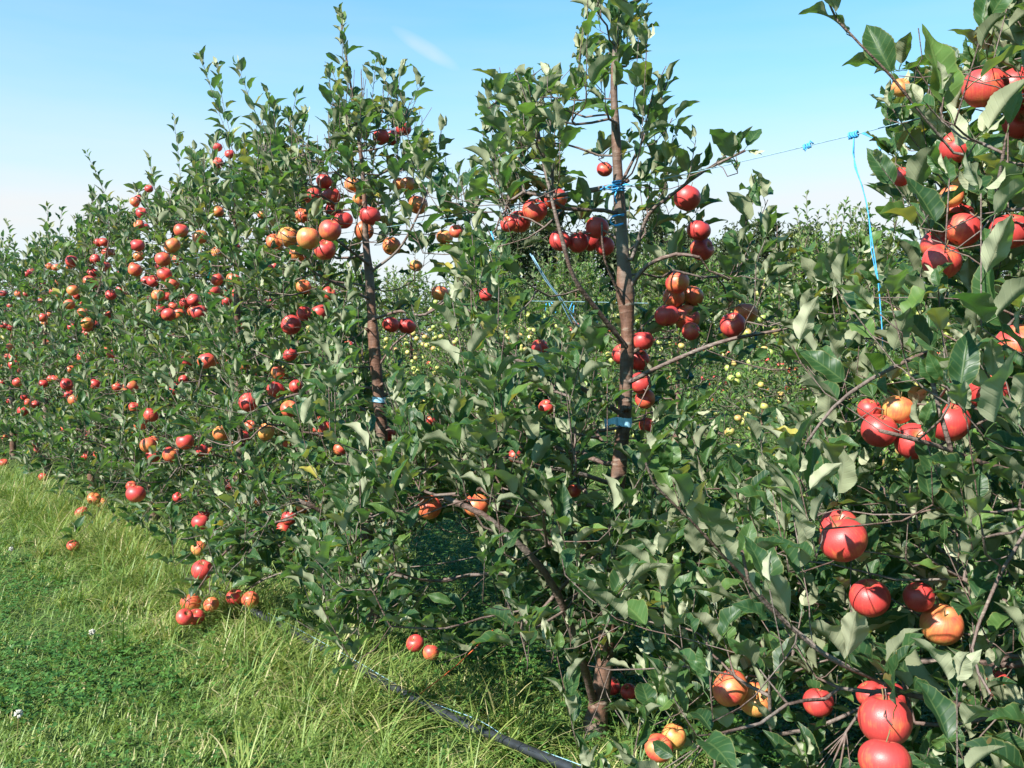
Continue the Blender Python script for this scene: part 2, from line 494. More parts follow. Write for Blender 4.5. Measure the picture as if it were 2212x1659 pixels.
class Leaves:
    def __init__(self): self.o, self.a, self.n, self.L, self.r = [], [], [], [], []; self.f = []; self.feature = False; self.out = np.zeros(3)
    def add(self, o, a, n, L, r):
        self.o.append(o); self.a.append(a); self.n.append(n); self.L.append(L); self.r.append(r); self.f.append(self.feature)
    def arrays(self):
        return np.array(self.o), np.array(self.a), np.array(self.n), np.array(self.L), np.array(self.r)

def leaves_mesh(name, arr, lod, mat, parent, origin, rng):
    O, A, Nn, L, R = arr
    A = unit(A)
    Nn = unit(Nn - (Nn * A).sum(1, keepdims=True) * A)
    S = np.cross(A, Nn)
    T = LOD[lod]
    pick = rng.integers(0, len(T), len(O))
    Vs, Fs, At, n = [], [], [], 0
    for k, (tv, ta, tf) in enumerate(T):
        m = np.where(pick == k)[0]
        if not len(m): continue
        flip = rng.choice([-1.0, 1.0], len(m)) if False else np.ones(len(m))
        W = (O[m, None] + L[m, None, None] * (tv[None, :, 0:1] * S[m, None] + tv[None, :, 1:2] * A[m, None] + tv[None, :, 2:3] * Nn[m, None]))
        q = len(tv)
        Fs.append((tf[None] + (np.arange(len(m)) * q)[:, None, None] + n).reshape(-1, 4))
        Vs.append(W.reshape(-1, 3))
        at3 = np.empty((len(m), q, 3)); at3[:, :, :2] = ta[None]; at3[:, :, 2] = R[m, None]
        At.append(at3.reshape(-1, 3)); n += len(m) * q
    V = np.concatenate(Vs) - np.asarray(origin)
    return mesh_np(name, V, Fs, mat, parent, True, {'leafuv': ('FLOAT_VECTOR', np.concatenate(At))})

# ---------------------------------------------------------------- tree skeletons
class Skel:
    """nodes joined to the nearest fitting node; chains are kept as the paths that were added"""
    def __init__(self, rng):
        self.P = np.zeros((0, 3)); self.par = np.zeros(0, int); self.pl = np.zeros(0); self.chains = []; self.root = np.zeros(0, int); self.rng = rng
        self.cid = np.zeros(0, int)
    def _append(self, pts, parent, root, trunk=False, rmin=0.0):
        ids = []
        base = len(self.P)
        n = len(pts)
        par = np.concatenate([[parent], np.arange(base, base + n - 1)]).astype(int)
        prev = self.P[parent] if parent >= 0 else pts[0]
        d = np.linalg.norm(np.diff(np.vstack([prev, pts]), axis=0), axis=1)
        pl = np.cumsum(d) + (self.pl[parent] if parent >= 0 and not trunk else 0)
        if trunk: pl = pl * 0.0
        if root < 0 and not trunk: root = base          # first node names the main branch
        self.P = np.vstack([self.P, pts]); self.par = np.concatenate([self.par, par]); self.pl = np.concatenate([self.pl, pl])
        self.root = np.concatenate([self.root, np.full(n, root)])
        idx = np.arange(base, base + n)
        self.chains.append(dict(idx=idx, parent=parent, root=root, trunk=trunk, rmin=rmin))
        return idx
    def trunk(self, pts):
        return self._append(spline(pts, 0.04), -1, -1, True)
    def explicit(self, pts, rmin=0.0, bf=0.35):
        pts = spline(pts, 0.035)
        j = self.find(pts[0], bf)
        gap = np.linalg.norm(pts[0] - self.P[j])
        if gap > 0.05:
            mid = (pts[0] + self.P[j]) / 2 - ZU * gap * 0.06
            pre = spline(np.array([self.P[j], mid, pts[0]]), 0.04)[1:-1]
            pts = np.vstack([pre, pts]) if len(pre) else pts
        return self._append(pts, j, self.root[j], rmin=rmin)
    def find(self, P, bf):
        d = np.linalg.norm(self.P - P, axis=1)
        c = d + bf * self.pl + 1.6 * np.maximum(0, 0.48 - self.P[:, 2]) * (P[2] > 0.1) + 0.55 * np.maximum(0, self.P[:, 2] - P[2] + 0.02)
        return int(np.argmin(c))
    def connect(self, P, bf=0.45, tail=None):
        j = self.find(P, bf)
        a = self.P[j]
        d = P - a; L = np.linalg.norm(d)
        if L < 0.01: L = 0.01
        m1 = a + d * 0.35 + self.rng.normal(0, 0.035, 3) * L - ZU * 0.04 * L
        m2 = a + d * 0.70 + self.rng.normal(0, 0.035, 3) * L - ZU * 0.07 * L
        path = spline(np.array([a, m1, m2, P]), 0.045)[1:]
        if tail is not None: path = np.vstack([path, tail])
        return self._append(path, j, self.root[j])
    def counts(self):
        n = len(self.P); c = np.zeros(n)
        for ch in self.chains: c[ch['idx'][-1]] += 1
        for i in range(n - 1, -1, -1):
            if self.par[i] >= 0: c[self.par[i]] += c[i]
        return c

def frame(d):
    r = np.array([1.0, 0, 0]) if abs(d[0]) < 0.8 else np.array([0, 1.0, 0])
    e1 = unit(np.cross(d, r)); e2 = np.cross(d, e1)
    return e1, e2

def leafy(leaves, pts, size, rng, spacing=0.021, start=0.0, tipsmall=0.6, spread=(52, 92), tip_tuft=True, hue=0.0):
    """leaves in a spiral along a shoot"""
    seg = np.linalg.norm(np.diff(pts, axis=0), axis=1); cum = np.concatenate([[0], np.cumsum(seg)]); L = cum[-1]
    if L < 0.01: return
    s = start * L; i = int(rng.integers(0, 8))
    while s <= L:
        k = min(np.searchsorted(cum, s, 'right') - 1, len(seg) - 1)
        f = (s - cum[k]) / max(seg[k], 1e-6)
        p = pts[k] * (1 - f) + pts[k + 1] * f
        d = unit(pts[k + 1] - pts[k])
        e1, e2 = frame(d)
        ph = i * 2.39996 + rng.normal(0, 0.35)
        o = math.cos(ph) * e1 + math.sin(ph) * e2
        fr = s / L
        al = math.radians(rng.uniform(*spread) * (1 - 0.38 * fr))
        o = o + ZU * max(0, -o[2]) * 1.7
        a = d * math.cos(al) + o * math.sin(al) + rng.normal(0, 0.12, 3); a = unit(a); a = a + ZU * (0.06 + max(0, -a[2]) * 0.9)
        nn = d * 0.30 + ZU * 0.75 - o * 0.28 - leaves.out * 0.28 + rng.normal(0, 0.26, 3)
        leaves.add(p, a, nn, size * rng.choice([0.62, 0.85, 0.95, 1.0, 1.05]) * rng.uniform(0.85, 1.12) * (1 - (1 - tipsmall) * fr ** 2), min(max(rng.random() * 0.98 + hue * rng.random(), 0), 1) if rng.random() > 0.004 else 0.999)
        s += spacing * rng.uniform(0.7, 1.3); i += 1
    if tip_tuft:
        for q in range(3):
            a = d + rng.normal(0, 0.35, 3)
            leaves.add(pts[-1], a, rng.normal(0, 1, 3) + d * 0.3, size * rng.uniform(0.3, 0.5), 0.7 + 0.25 * rng.random())

def rosette(leaves, p, d, size, rng, n=5):
    e1, e2 = frame(d)
    for q in range(n):
        ph = q * 2.4 + rng.normal(0, 0.4)
        o = math.cos(ph) * e1 + math.sin(ph) * e2
        al = math.radians(rng.uniform(42, 88))
        o = o + ZU * max(0, -o[2]) * 1.5
        leaves.add(p, d * math.cos(al) + o * math.sin(al) + ZU * rng.uniform(-0.1, 0.3), d * 0.3 + ZU * 0.75 - o * 0.25 - leaves.out * 0.28 + rng.normal(0, 0.25, 3), size * rng.uniform(0.6, 1.1),
                   rng.random() * 0.98 if rng.random() > 0.004 else 0.999)

# ---------------------------------------------------------------- the fruit
def make_apple_mesh(name, mat, nr, ns, seed, parts=True):
    rng = np.random.default_rng(seed)
    V = []; lob = rng.uniform(0, 6.28); asx = rng.uniform(-0.04, 0.04); hgt = rng.uniform(0.84, 0.95)
    ph = np.linspace(0.03, math.pi - 0.03, nr)
    for p in ph:
        rho = math.sin(p) ** 0.92; z = math.cos(p) * hgt
        for j in range(ns):
            th = 2 * math.pi * j / ns
            rr = rho * (1 + 0.009 * math.cos(5 * th + lob) * (1 if z < 0 else 0.5) + asx * math.cos(th)) * (1.0 + 0.05 * z)
            zz = z - 0.30 * math.exp(-(rho / 0.25) ** 2) * (z > 0) + 0.20 * math.exp(-(rho / 0.24) ** 2) * (z < 0)
            zz += 0.02 * math.cos(5 * th + lob) * (z < 0) * rho
            V.append((rr * math.cos(th), rr * math.sin(th), zz))
    F = []
    for i in range(nr - 1):
        for j in range(ns):
            a = i * ns + j; b_ = i * ns + (j + 1) % ns
            F.append((a, a + ns, b_ + ns, b_))
    V = np.array(V); F = [np.array(F)]
    top = len(V); bot = top + 1
    V = np.vstack([V, [V[:ns].mean(0), V[(nr - 1) * ns:nr * ns].mean(0)]])
    jj = np.arange(ns)
    F.append(np.stack([np.full(ns, top), jj, (jj + 1) % ns], -1))
    b0 = (nr - 1) * ns
    F.append(np.stack([np.full(ns, bot), b0 + (jj + 1) % ns, b0 + jj], -1))
    mi = [0] * (len(F[0]) + 2 * ns)
    if parts:                                        # dried calyx: five small sepals in the lower hollow
        zb = V[bot][2]
        n0 = len(V); add = []; ft = []
        for k in range(5):
            a = k * 2 * math.pi / 5 + lob
            c, s = math.cos(a), math.sin(a)
            q = [(0.02 * c, 0.02 * s, zb - 0.01), (0.07 * math.cos(a - 0.5), 0.07 * math.sin(a - 0.5), zb - 0.05), (0.13 * c, 0.13 * s, zb - 0.12), (0.07 * math.cos(a + 0.5), 0.07 * math.sin(a + 0.5), zb - 0.05)]
            ft.append((n0 + 4 * k, n0 + 4 * k + 1, n0 + 4 * k + 2, n0 + 4 * k + 3)); add += q
        V = np.vstack([V, add]); F.append(np.array(ft)); mi += [1] * 5
    me_o = mesh_np(name, V, F, [mat, M['calyx']], None, True, None, mi)
    me = me_o.data; bpy.data.objects.remove(me_o)
    return me
APPLE = [make_apple_mesh('apple', M['apple'], 24, 32, s) for s in range(5)]
APPLE_S = [make_apple_mesh('apple', M['apple'], 12, 16, s) for s in range(3)]
YAPPLE = [make_apple_mesh('apple', M['yapple'], 9, 12, s, False) for s in range(3)]
def stem_mesh():
    t = Tubes(); t.add(spline([(0, 0, 0.50), (0.02, 0.01, 0.75), (0.09, 0.03, 1.02), (0.13, 0.05, 1.22)], 0.12), [0.028, 0.026, 0.026, 0.03, 0.038, 0.045][:0] or 0.03, 6)
    o = t.build('stem', M['stem']); me = o.data; bpy.data.objects.remove(o); return me
STEM = stem_mesh()

def put_apple(parent, origin, P, R, red, rng, mesh_list, stem=True, calyx_to=None):
    o = bpy.data.objects.new('apple', mesh_list[int(rng.integers(0, len(mesh_list)))])
    COL.objects.link(o); o.parent = parent
    o.location = tuple(np.asarray(P) - origin); o.scale = (R, R, R)
    up = ZU + rng.normal(0, 0.38, 3)
    if calyx_to is not None: up = ZU * 0.75 - calyx_to * rng.uniform(-0.1, 0.75) + rng.normal(0, 0.3, 3)
    q = Vector(unit(up)).to_track_quat('Z', 'Y')
    e = q.to_euler(); o.rotation_euler = e
    from mathutils import Matrix, Quaternion
    o.rotation_euler = (q @ Quaternion((0, 0, 1), rng.uniform(0, 6.28))).to_euler()
    o.color = (red, red, red, 1)
    if stem:
        s = bpy.data.objects.new('stem', STEM); COL.objects.link(s); s.parent = o
    return unit(up)

# ---------------------------------------------------------------- row in front: places, fruit, foliage density
DY = 1.0864
def row_pos(i):                                     # i counts from the tree with the bare trunk in the middle
    Y = 2.716 + DY * i
    return np.array([0.325 - 0.8165 * DY * i, Y, 0.0])

# fruit seen in the photograph: direction, apparent size, redness (0 yellow .. 1 deep red), tree
FRUIT = {
 -1: [(2190,192,92,.8),(2208,262,76,.8),(2128,190,92,.7),(2068,318,74,.75),(1945,382,44,.8),(2082,497,74,.62),(2068,468,70,.7),(2034,566,80,.65),(2184,500,84,.75),
      (2022,530,64,.6),(2055,425,50,.2),(2200,742,94,.5),(2134,846,84,.72),(1898,930,76,.78),(1973,954,80,.75),(1940,885,66,.25),(1878,885,50,.7),(2050,912,88,.7),
      (1822,1168,104,.68),(1812,1140,84,.7),(1878,1292,86,.68),(1985,1290,66,.8),(2034,1350,90,.3),(1578,1487,82,.45),(1632,1512,74,.12),(1912,1556,114,.72),
      (1912,1645,112,.66),(1920,1510,80,.75),(1422,1616,64,.45),(1455,1590,54,.12),(1768,1518,66,.75),(1946,190,40,.2),(1880,1500,60,.7),(2155,1480,60,.6)],
 0: [(1484,428,58,.85),(1509,498,52,.85),(1516,538,52,.65),(1464,610,52,.45),(1456,642,48,.38),(1494,640,50,.4),(1440,682,54,.78),(1483,686,56,.42),(1492,716,40,.6),
     (1584,703,56,.74),(1611,677,52,.32),(1388,736,48,.75),(1378,777,52,.75),(1384,828,48,.75),(1394,862,44,.45),(1398,918,36,.6),(1200,430,50,.62),(1154,455,54,.58),(1122,479,50,.7),
     (1098,485,34,.65),(1209,520,46,.85),(1290,492,50,.9),(1249,524,46,.85),(1274,520,46,.9),(1307,532,42,.75),(1306,366,34,.6),(1050,637,29,.85),(1166,750,36,.75),
     (1030,1092,56,.38),(927,1096,54,.45),(1320,1482,42,.75),(1358,1494,36,.75),(1112,985,30,.6),(1345,765,46,.7),(985,500,30,.5),(1180,880,34,.6),(1240,1060,32,.6)],
 1: [(799,466,46,.85),(787,498,42,.32),(903,443,42,.32),(846,532,40,.32),(951,633,38,.3),(844,701,38,.8),(880,704,40,.8),(761,400,34,.25),(823,296,36,.85),(872,279,34,.85),(849,298,34,.85),
     (776,433,30,.3),(700,392,34,.7),(716,425,40,.7),(722,455,40,.75),(655,466,36,.4),(666,515,50,.22),(713,498,48,.5),(702,540,46,.6),(645,548,38,.3),(622,512,44,.2),
     (592,522,34,.35),(741,476,42,.7),(656,620,32,.3),(711,634,30,.6),(629,702,44,.8),(657,678,34,.85),(960,512,36,.2),(880,398,32,.2),(898,574,28,.15),(862,398,30,.3),
     (537,869,42,.7),(574,933,38,.12),(595,842,38,.7),(834,936,42,.75),(897,1390,40,.66),(931,1410,36,.5),(627,766,32,.85),(625,1120,36,.7),(600,805,30,.35),(640,835,30,.7),
     (800,1140,34,.65),(735,970,30,.5),(690,930,30,.6),(508,1290,38,.7),(541,1296,38,.4),(930,905,32,.6),(612,1142,30,.55),(655,1095,30,.4)],
 2: [(448,779,41,.58),(400,954,38,.7),(369,982,36,.45),(320,962,34,.4),(293,1067,42,.68),(437,1232,46,.74),(412,1302,44,.5),(399,1333,38,.6),(423,1333,38,.68),(457,1306,34,.3),
     (430,1185,34,.3),(498,1048,30,.75),(550,1082,28,.4),(470,457,27,.28),(470,318,20,.7),(497,333,22,.65),(470,352,24,.5),(470,604,28,.6),(525,945,30,.7),(478,936,36,.2),(566,463,22,.3),
     (396,820,20,.7),(490,650,24,.7),(440,1110,26,.8),(385,1075,24,.7),(540,920,26,.4),(468,545,24,.3),(330,955,26,.4)],
 3: [(352,560,34,.5),(391,498,31,.55),(297,530,30,.8),(300,487,24,.5),(312,492,22,.75),(291,437,22,.4),(298,430,18,.7),(300,553,24,.25),(330,608,26,.85),(316,607,22,.85),(364,680,31,.72),
     (374,663,22,.5),(418,648,28,.75),(413,667,26,.6),(289,577,22,.3),(240,637,24,.75),(203,1077,29,.3),(177,1107,29,.7),(158,1178,26,.5),(220,1087,24,.3),(284,1050,24,.5),(306,460,24,.8),(322,408,18,.6),
     (345,575,20,.75),(253,835,22,.6),(205,830,24,.6),(150,1110,18,.5),(290,880,24,.6),(362,640,18,.8)],
 4: [(231,545,22,.5),(212,524,20,.75),(225,523,22,.65),(206,560,22,.65),(243,548,18,.4),(200,590,24,.7),(149,577,14,.4),(230,570,14,.6),(205,700,18,.8),(155,706,18,.8),(144,831,27,.82),(148,852,24,.82),
     (120,820,22,.6),(93,829,20,.72),(152,798,20,.25),(93,1031,20,.75),(186,985,22,.7),(188,940,18,.6),(110,818,18,.6),(235,680,16,.6),(185,720,16,.7),(165,640,16,.7),(175,780,14,.5)],
 5: [(121,578,18,.35),(107,576,18,.35),(59,592,18,.82),(68,586,14,.8),(40,635,17,.4),(92,688,16,.2),(106,680,15,.3),(98,697,18,.2),(60,870,18,.5),(76,874,18,.65),(52,858,14,.7),(75,960,14,.7),(80,972,15,.6),(33,1040,14,.4),(45,1085,12,.35),(100,740,14,.5),(88,650,12,.6)],
 6: [(8,634,16,.75),(22,660,13,.5),(8,702,17,.72),(23,708,15,.75),(22,866,15,.65),(8,1000,20,.7),(10,945,15,.4),(30,941,14,.4),(40,800,12,.7),(15,770,12,.6),(5,825,12,.6)],
}

# how thick the foliage of the front row stands, read off cell by cell (rows from the top, 100 units each)
MID = ["0000000000002200000000","0000000230122210000000","0000244771332210000000","0214678983443322000000","3568888863454333200000",
       "8999999643433234453000","9999999622422334554300","9999999721466333333300","9999999947987221112200","9999999999998432233300",
       "9999999999999643333300","6899999997766643333300","0017999987655443333300","0001644567766433222200","0000000224455411111100",
       "0000000000000111111100","0000000000000000000000"]
NEAR = ["0000000000000000000028","0000000000000000003699","0000000000000000002799","0000000000000000006799","0000000000000000015799",
        "0000000000000000037789","0000000000000000048899","0000000000000000378888","0000000000000002588899","0000000000000254478889",
        "0000000000000687688999","0000000000000788899999","0000000000015889999999","0000000000059889999999","0000000000079999999999",
        "0000000000079988788899","0000000000079863246899"]
def dens(grid, px, py):
    i, j = int(py // 100), int(px // 100)
    if j < 0 or j > 21 or i > 16: return 0.75
    if i < 0: return 0.3 if j in (12, 13) or j > 20 else 0.0
    return int(grid[i][j]) / 9.0

SKL = [(0,520),(60,540),(100,500),(170,500),(190,420),(250,440),(290,440),(300,370),(345,400),(370,400),(420,350),(440,300),(500,300),(520,260),(560,260),(600,240),(660,250),(700,290),(715,160),(760,130),(800,140),
       (850,150),(880,190),(930,215),(950,260),(970,310),(990,400),(1010,350),(1022,270),(1036,200),(1045,150),(1100,150),(1190,130),(1210,180),(1240,110),(1245,60),(1260,-100),(1410,-100),(1420,100),(1430,180),(1480,175),
       (1470.5,280),(1520,330),(1550,280),(1600,270),(1645,300),(1660,400),(1680,480),(1740,500),(1760,545),(1860,565),(2212,600)]
SKL.sort(); SKX = [p[0] for p in SKL]; SKY = [p[1] for p in SKL]
GLN = [(0,1120),(120,1185),(170,1230),(330,1290),(370,1350),(480,1375),(560,1360),(640,1360),(740,1400),(830,1440),(960,1430),(1000,1400),(1150,1420),(1160,1440),(1200,1420),(1300,1480),(2212,1500)]
GLX = [p[0] for p in GLN]; GLY = [p[1] for p in GLN]
LBN = [(-400,2130),(0,2130),(90,2120),(130,1960),(200,1925),(240,1885),(300,1900),(340,1890),(440,1900),(480,1860),(520,1810),(600,1790),(680,1700),(760,1680),(850,1560),(900,1400),(960,1300),(1100,1270),(1200,1180),(1300,1200),(1400,1170),(1659,1165),(2400,1165)]
LBY = [p[0] for p in LBN]; LBX = [p[1] for p in LBN]

def crown_r(h):
    return float(np.interp(h, [0.1, 0.35, 0.6, 1.0, 1.4, 1.8, 2.2, 2.5], [0.50, 0.80, 0.86, 0.80, 0.62, 0.44, 0.28, 0.10]))

# clear views: strips and windows that stay free of leaves
TR1 = [(1283,1580),(1306,1430),(1328,1180),(1338,1000),(1347,920),(1353,800),(1355,700),(1346,560),(1336,400),(1330,280),(1326,180),(1332,60),(1338,-60)]
TR2 = [(800,1345),(784,1240),(800,1100),(824,960),(818,860),(806,720),(798,600),(790,520),(786,400),(772,280),(757,180),(742,90),(736,40)]
SEGS = [(TR1[3:10], 17, 0.95, 2.55), (TR2[4:8], 15, 0.95, 3.6), ([(1365,822),(1440,785),(1560,738),(1680,715)], 10, 0.8, 2.3),
        ([(1380,600),(1410,565),(1460,548)], 9, 0.8, 2.3), ([(1372,520),(1400,465),(1440,432)], 9, 0.8, 2.3), ([(1340,720),(1290,670),(1240,600),(1215,520)], 9, 0.7, 2.3),
        ([(1190,1230),(1240,1390)], 14, 0.9, 2.2), ([(1318,1380),(1300,1450)], 14, 0.8, 2.2), ([(1500,372),(1700,318),(1845,290),(1950,264)], 7, 0.9, 1.0),
        ([(1320,404),(1400,385),(1500,360),(1600,340)], 8, 0.85, 1.0), ([(1845,290),(1860,400),(1885,560),(1905,740)], 9, 0.95, 1.0), ([(1310,910),(1352,912)], 14, 0.95, 2.2),
        ([(800,862),(832,862)], 12, 0.9, 3.0), ([(1610,1262),(1680,1330),(1780,1420)], 9, 0.45, 1.0), ([(1410,1040),(1490,1120),(1560,1200)], 9, 0.45, 1.0), ([(900,1520),(1020,1570),(1200,1645)], 16, .9, 1.0)]
WINDOWS = [(880,600,46,26,.85),(950,745,80,38,.8),(955,1195,75,62,.95),(1010,1290,75,50,.7),(1620,840,120,60,.7),(1120,700,60,28,.6),(1170,600,34,44,.8),(1215,660,26,34,.7),(1150,1440,90,40,.5),(1450,745,40,24,.5)]

def view_cull(O, L, rng, margin=0.30):
    """True where a leaf may stay"""
    C = O
    px, py, z = proj(C)
    keep = np.ones(len(O), bool)
    lp = L * FPX / np.maximum(z, 0.3)
    keep &= z > 0.85
    rnd = rng.random(len(O))
    for (x, y, d, Y) in APPLE_VIEW:
        q = (z < Y + 0.02) & (np.hypot(px - x, py - y) < (0.41 * d + lp * margin * 0.72 if d < 62 else 0.34 * d + lp * margin * 0.55))
        keep &= ~(q & (rnd < (0.91 if d < 62 else 0.86)))
    for (P, R) in SUNNED:                             # sun-reddened fruit hangs where few leaves shade it
        v = O - P
        if len(v) > 20:
            t = v @ SDIR; pr_ = np.linalg.norm(v - t[:, None] * SDIR, axis=1)
            keep &= ~((t > 0) & (t < 0.9) & (pr_ < R * 0.9 + 0.02) & (rnd > 0.45))
    for pts, wd, prob, Y0 in SEGS:
        for (x0, y0), (x1, y1) in zip(pts[:-1], pts[1:]):
            dx, dy = x1 - x0, y1 - y0
            t = np.clip(((px - x0) * dx + (py - y0) * dy) / (dx * dx + dy * dy), 0, 1)
            dd = np.hypot(px - x0 - t * dx, py - y0 - t * dy)
            q = (dd < wd + lp * margin) & (z < Y0 + 0.25) if Y0 > 1.5 else (dd < wd + lp * margin) & (z < 2.2)
            keep &= ~(q & (rnd < prob))
    for (cx, cy, rx, ry, prob) in WINDOWS:
        q = (((px - cx) / (rx + lp * 0.15)) ** 2 + ((py - cy) / (ry + lp * 0.15)) ** 2 < 1) & (z < 5)
        keep &= ~(q & (rnd < prob))
    return keep

ROW1 = list(range(-1, 10))
APPLE_VIEW = []; SUNNED = []
fruit3d = {}
arng = np.random.default_rng(5)
for ti, lst in FRUIT.items():
    base = row_pos(ti); out_ = []
    for (x, y, d, red) in lst:
        size = 0.082 * arng.uniform(0.94, 1.08)
        Y = size * FPX / d
        Y = min(max(Y, base[1] - 0.95 + 0.30 * (ti == -1)), base[1] + 0.30)
        if ti == -1: Y = max(Y, 1.25)
        if y > 1150: Y = min(Y, (CAMH - 0.075) / (CAMH - at(x, y, 1.0)[2]))
        P = at(x, y, Y)
        R = d * Y / FPX / 2
        for _ in range(12):                           # neighbours touch but do not sink into each other
            if all(np.linalg.norm(P - q[0]) > (R + q[1]) * 0.97 for q in out_): break
            Y *= 1.012; P = at(x, y, Y); R = d * Y / FPX / 2
        out_.append((P, R, red)); APPLE_VIEW.append((x, y, d, Y)); SUNNED.append((P, R if d < 62 else R * 0.6))
    fruit3d[ti] = out_

# explicit limbs and shoots of the front row, as directions with distances
def poly(pts): return np.array([at(*p) for p in pts])
def at_trunk(pts, Y): return np.array([at(x, y, Y) for x, y in pts])
LIMBS = {
 0: [([(1362,824,2.70),(1440,785,2.62),(1560,738,2.52),(1690,712,2.45)], 0.0078), ([(1368,610,2.70),(1400,572,2.66),(1460,549,2.60),(1512,556,2.56)], 0.0075),
     ([(1365,560,2.70),(1400,465,2.66),(1440,430,2.62),(1520,370,2.58),(1610,325,2.55)], 0.0065), ([(1352,748,2.70),(1290,670,2.62),(1240,600,2.56),(1215,520,2.54),(1185,400,2.55),(1165,300,2.56),(1152,215,2.56)], 0.0075),
     ([(1350,660,2.70),(1306,560,2.62),(1300,480,2.60)], 0.005), ([(1283,1520,2.71),(1252,1410,2.55),(1195,1265,2.42),(1120,1175,2.36),(1040,1110,2.34),(960,1075,2.36)], 0.013),
     ([(1300,1440,2.71),(1330,1300,2.60),(1400,1160,2.55),(1470,1080,2.55)], 0.009), ([(1330,1250,2.70),(1260,1170,2.50),(1190,1100,2.44),(1120,1060,2.40)], 0.009),
     ([(1335,1050,2.70),(1240,1020,2.62),(1130,1000,2.60),(1040,960,2.62)], 0.008), ([(1350,900,2.70),(1260,840,2.60),(1150,790,2.58),(1060,760,2.6)], 0.008),
     ([(1340,400,2.70),(1390,300,2.70),(1425,220,2.70),(1440,180,2.70)], 0.005)],
 1: [([(812,905,3.78),(720,848,3.55),(640,852,3.45),(560,880,3.40)], 0.009), ([(806,690,3.78),(865,672,3.7),(920,679,3.6),(1004,615,3.55),(1022,585,3.55)], 0.0065),
     ([(920,679,3.6),(976,643,3.62),(1034,692,3.6)], 0.005), ([(790,1260,3.78),(750,1190,3.60),(700,1110,3.45),(640,1080,3.40)], 0.014),
     ([(795,570,3.78),(740,528,3.65),(700,500,3.5),(660,480,3.4)], 0.007), ([(797,590,3.80),(860,540,3.75),(900,470,3.72),(935,380,3.72)], 0.006),
     ([(806,650,3.80),(700,600,3.65),(640,560,3.6)], 0.006), ([(812,800,3.8),(850,745,3.78),(880,720,3.78)], 0.006),
     ([(792,1290,3.8),(830,1200,3.7),(850,1120,3.65)], 0.008), ([(780,1180,3.78),(690,1120,3.6),(560,1140,3.5),(480,1200,3.55),(430,1270,3.62)], .007), ([(775,1260,3.78),(700,1230,3.6),(600,1240,3.5),(530,1275,3.5)], .006)],
 -1: [([(1960,1500,1.62),(1860,1455,1.52),(1787,1420,1.47),(1690,1340,1.42),(1618,1262,1.38),(1603,1190,1.36)], 0.0042),
      ([(1700,1345,1.60),(1590,1230,1.52),(1490,1122,1.46),(1412,1045,1.43),(1395,1000,1.42)], 0.0036),
      ([(2060,330,1.75),(1990,246,1.72),(1926,166,1.70),(1858,96,1.69),(1806,40,1.69),(1782,-12,1.69)], 0.0036),
      ([(2120,1000,1.60),(2020,962,1.55),(1900,930,1.52)], 0.006), ([(2000,760,1.62),(1880,820,1.55),(1800,880,1.52),(1740,960,1.52)], 0.0045),
      ([(2160,1240,1.5),(2100,1400,1.45),(2140,1500,1.4)], .004)],
}
SPIKES = {   # upright one-year shoots against the sky: tip, foot
 1: [((740,34),(768,250),3.80),((716,150),(740,260),3.78),((812,140),(800,260),3.74),((905,190),(870,290),3.7)],
 2: [((436,128),(505,330),4.85),((512,142),(600,350),4.8),((468,140),(500,300),4.95),((640,205),(620,330),4.6),((580,200),(600,330),4.7)],
 3: [((376,262),(392,420),5.95),((322,350),(350,470),5.9),((410,330),(420,450),5.8)], 4: [((188,333),(245,470),7.0),((270,440),(255,520),7.0),((205,420),(240,520),6.9)],
 5: [((102,448),(105,580),8.1),((133,456),(128,580),8.0),((170,500),(160,580),8.0)], 6: [((14,478),(50,620),9.1),((60,520),(62,600),9.1)], 7: [((-30,500),(-10,640),10.1),((20,560),(15,640),10.2)],
}
LABELS = {
 -1: 'nearest apple tree, at the right edge, with the largest leaves and the biggest red apples',
 0: 'apple tree with bare reddish trunk, blue twine knot and blue tape, right of the middle',
 1: 'apple tree with dark upper trunk, narrow pale blue band and a dense apple bunch',
 2: 'apple tree with two tall pale shoots, next left of the dark trunk',
 3: 'apple tree with one thin upright shoot, third tree left of the bare reddish trunk',
 4: 'apple tree with one leaning leafy top shoot, fourth left of the bare reddish trunk',
 5: 'small looking apple tree with twin upright top shoots, near the left edge',
 6: 'apple tree at the left edge whose leaning top shoot stands against pale sky',
 7: 'far apple tree cut by the left edge just behind the leaning top shoot',
 8: 'far apple tree at the left edge, second from the far end of the front row',
 9: 'farthest apple tree of the front row, a sliver at the left edge',
}

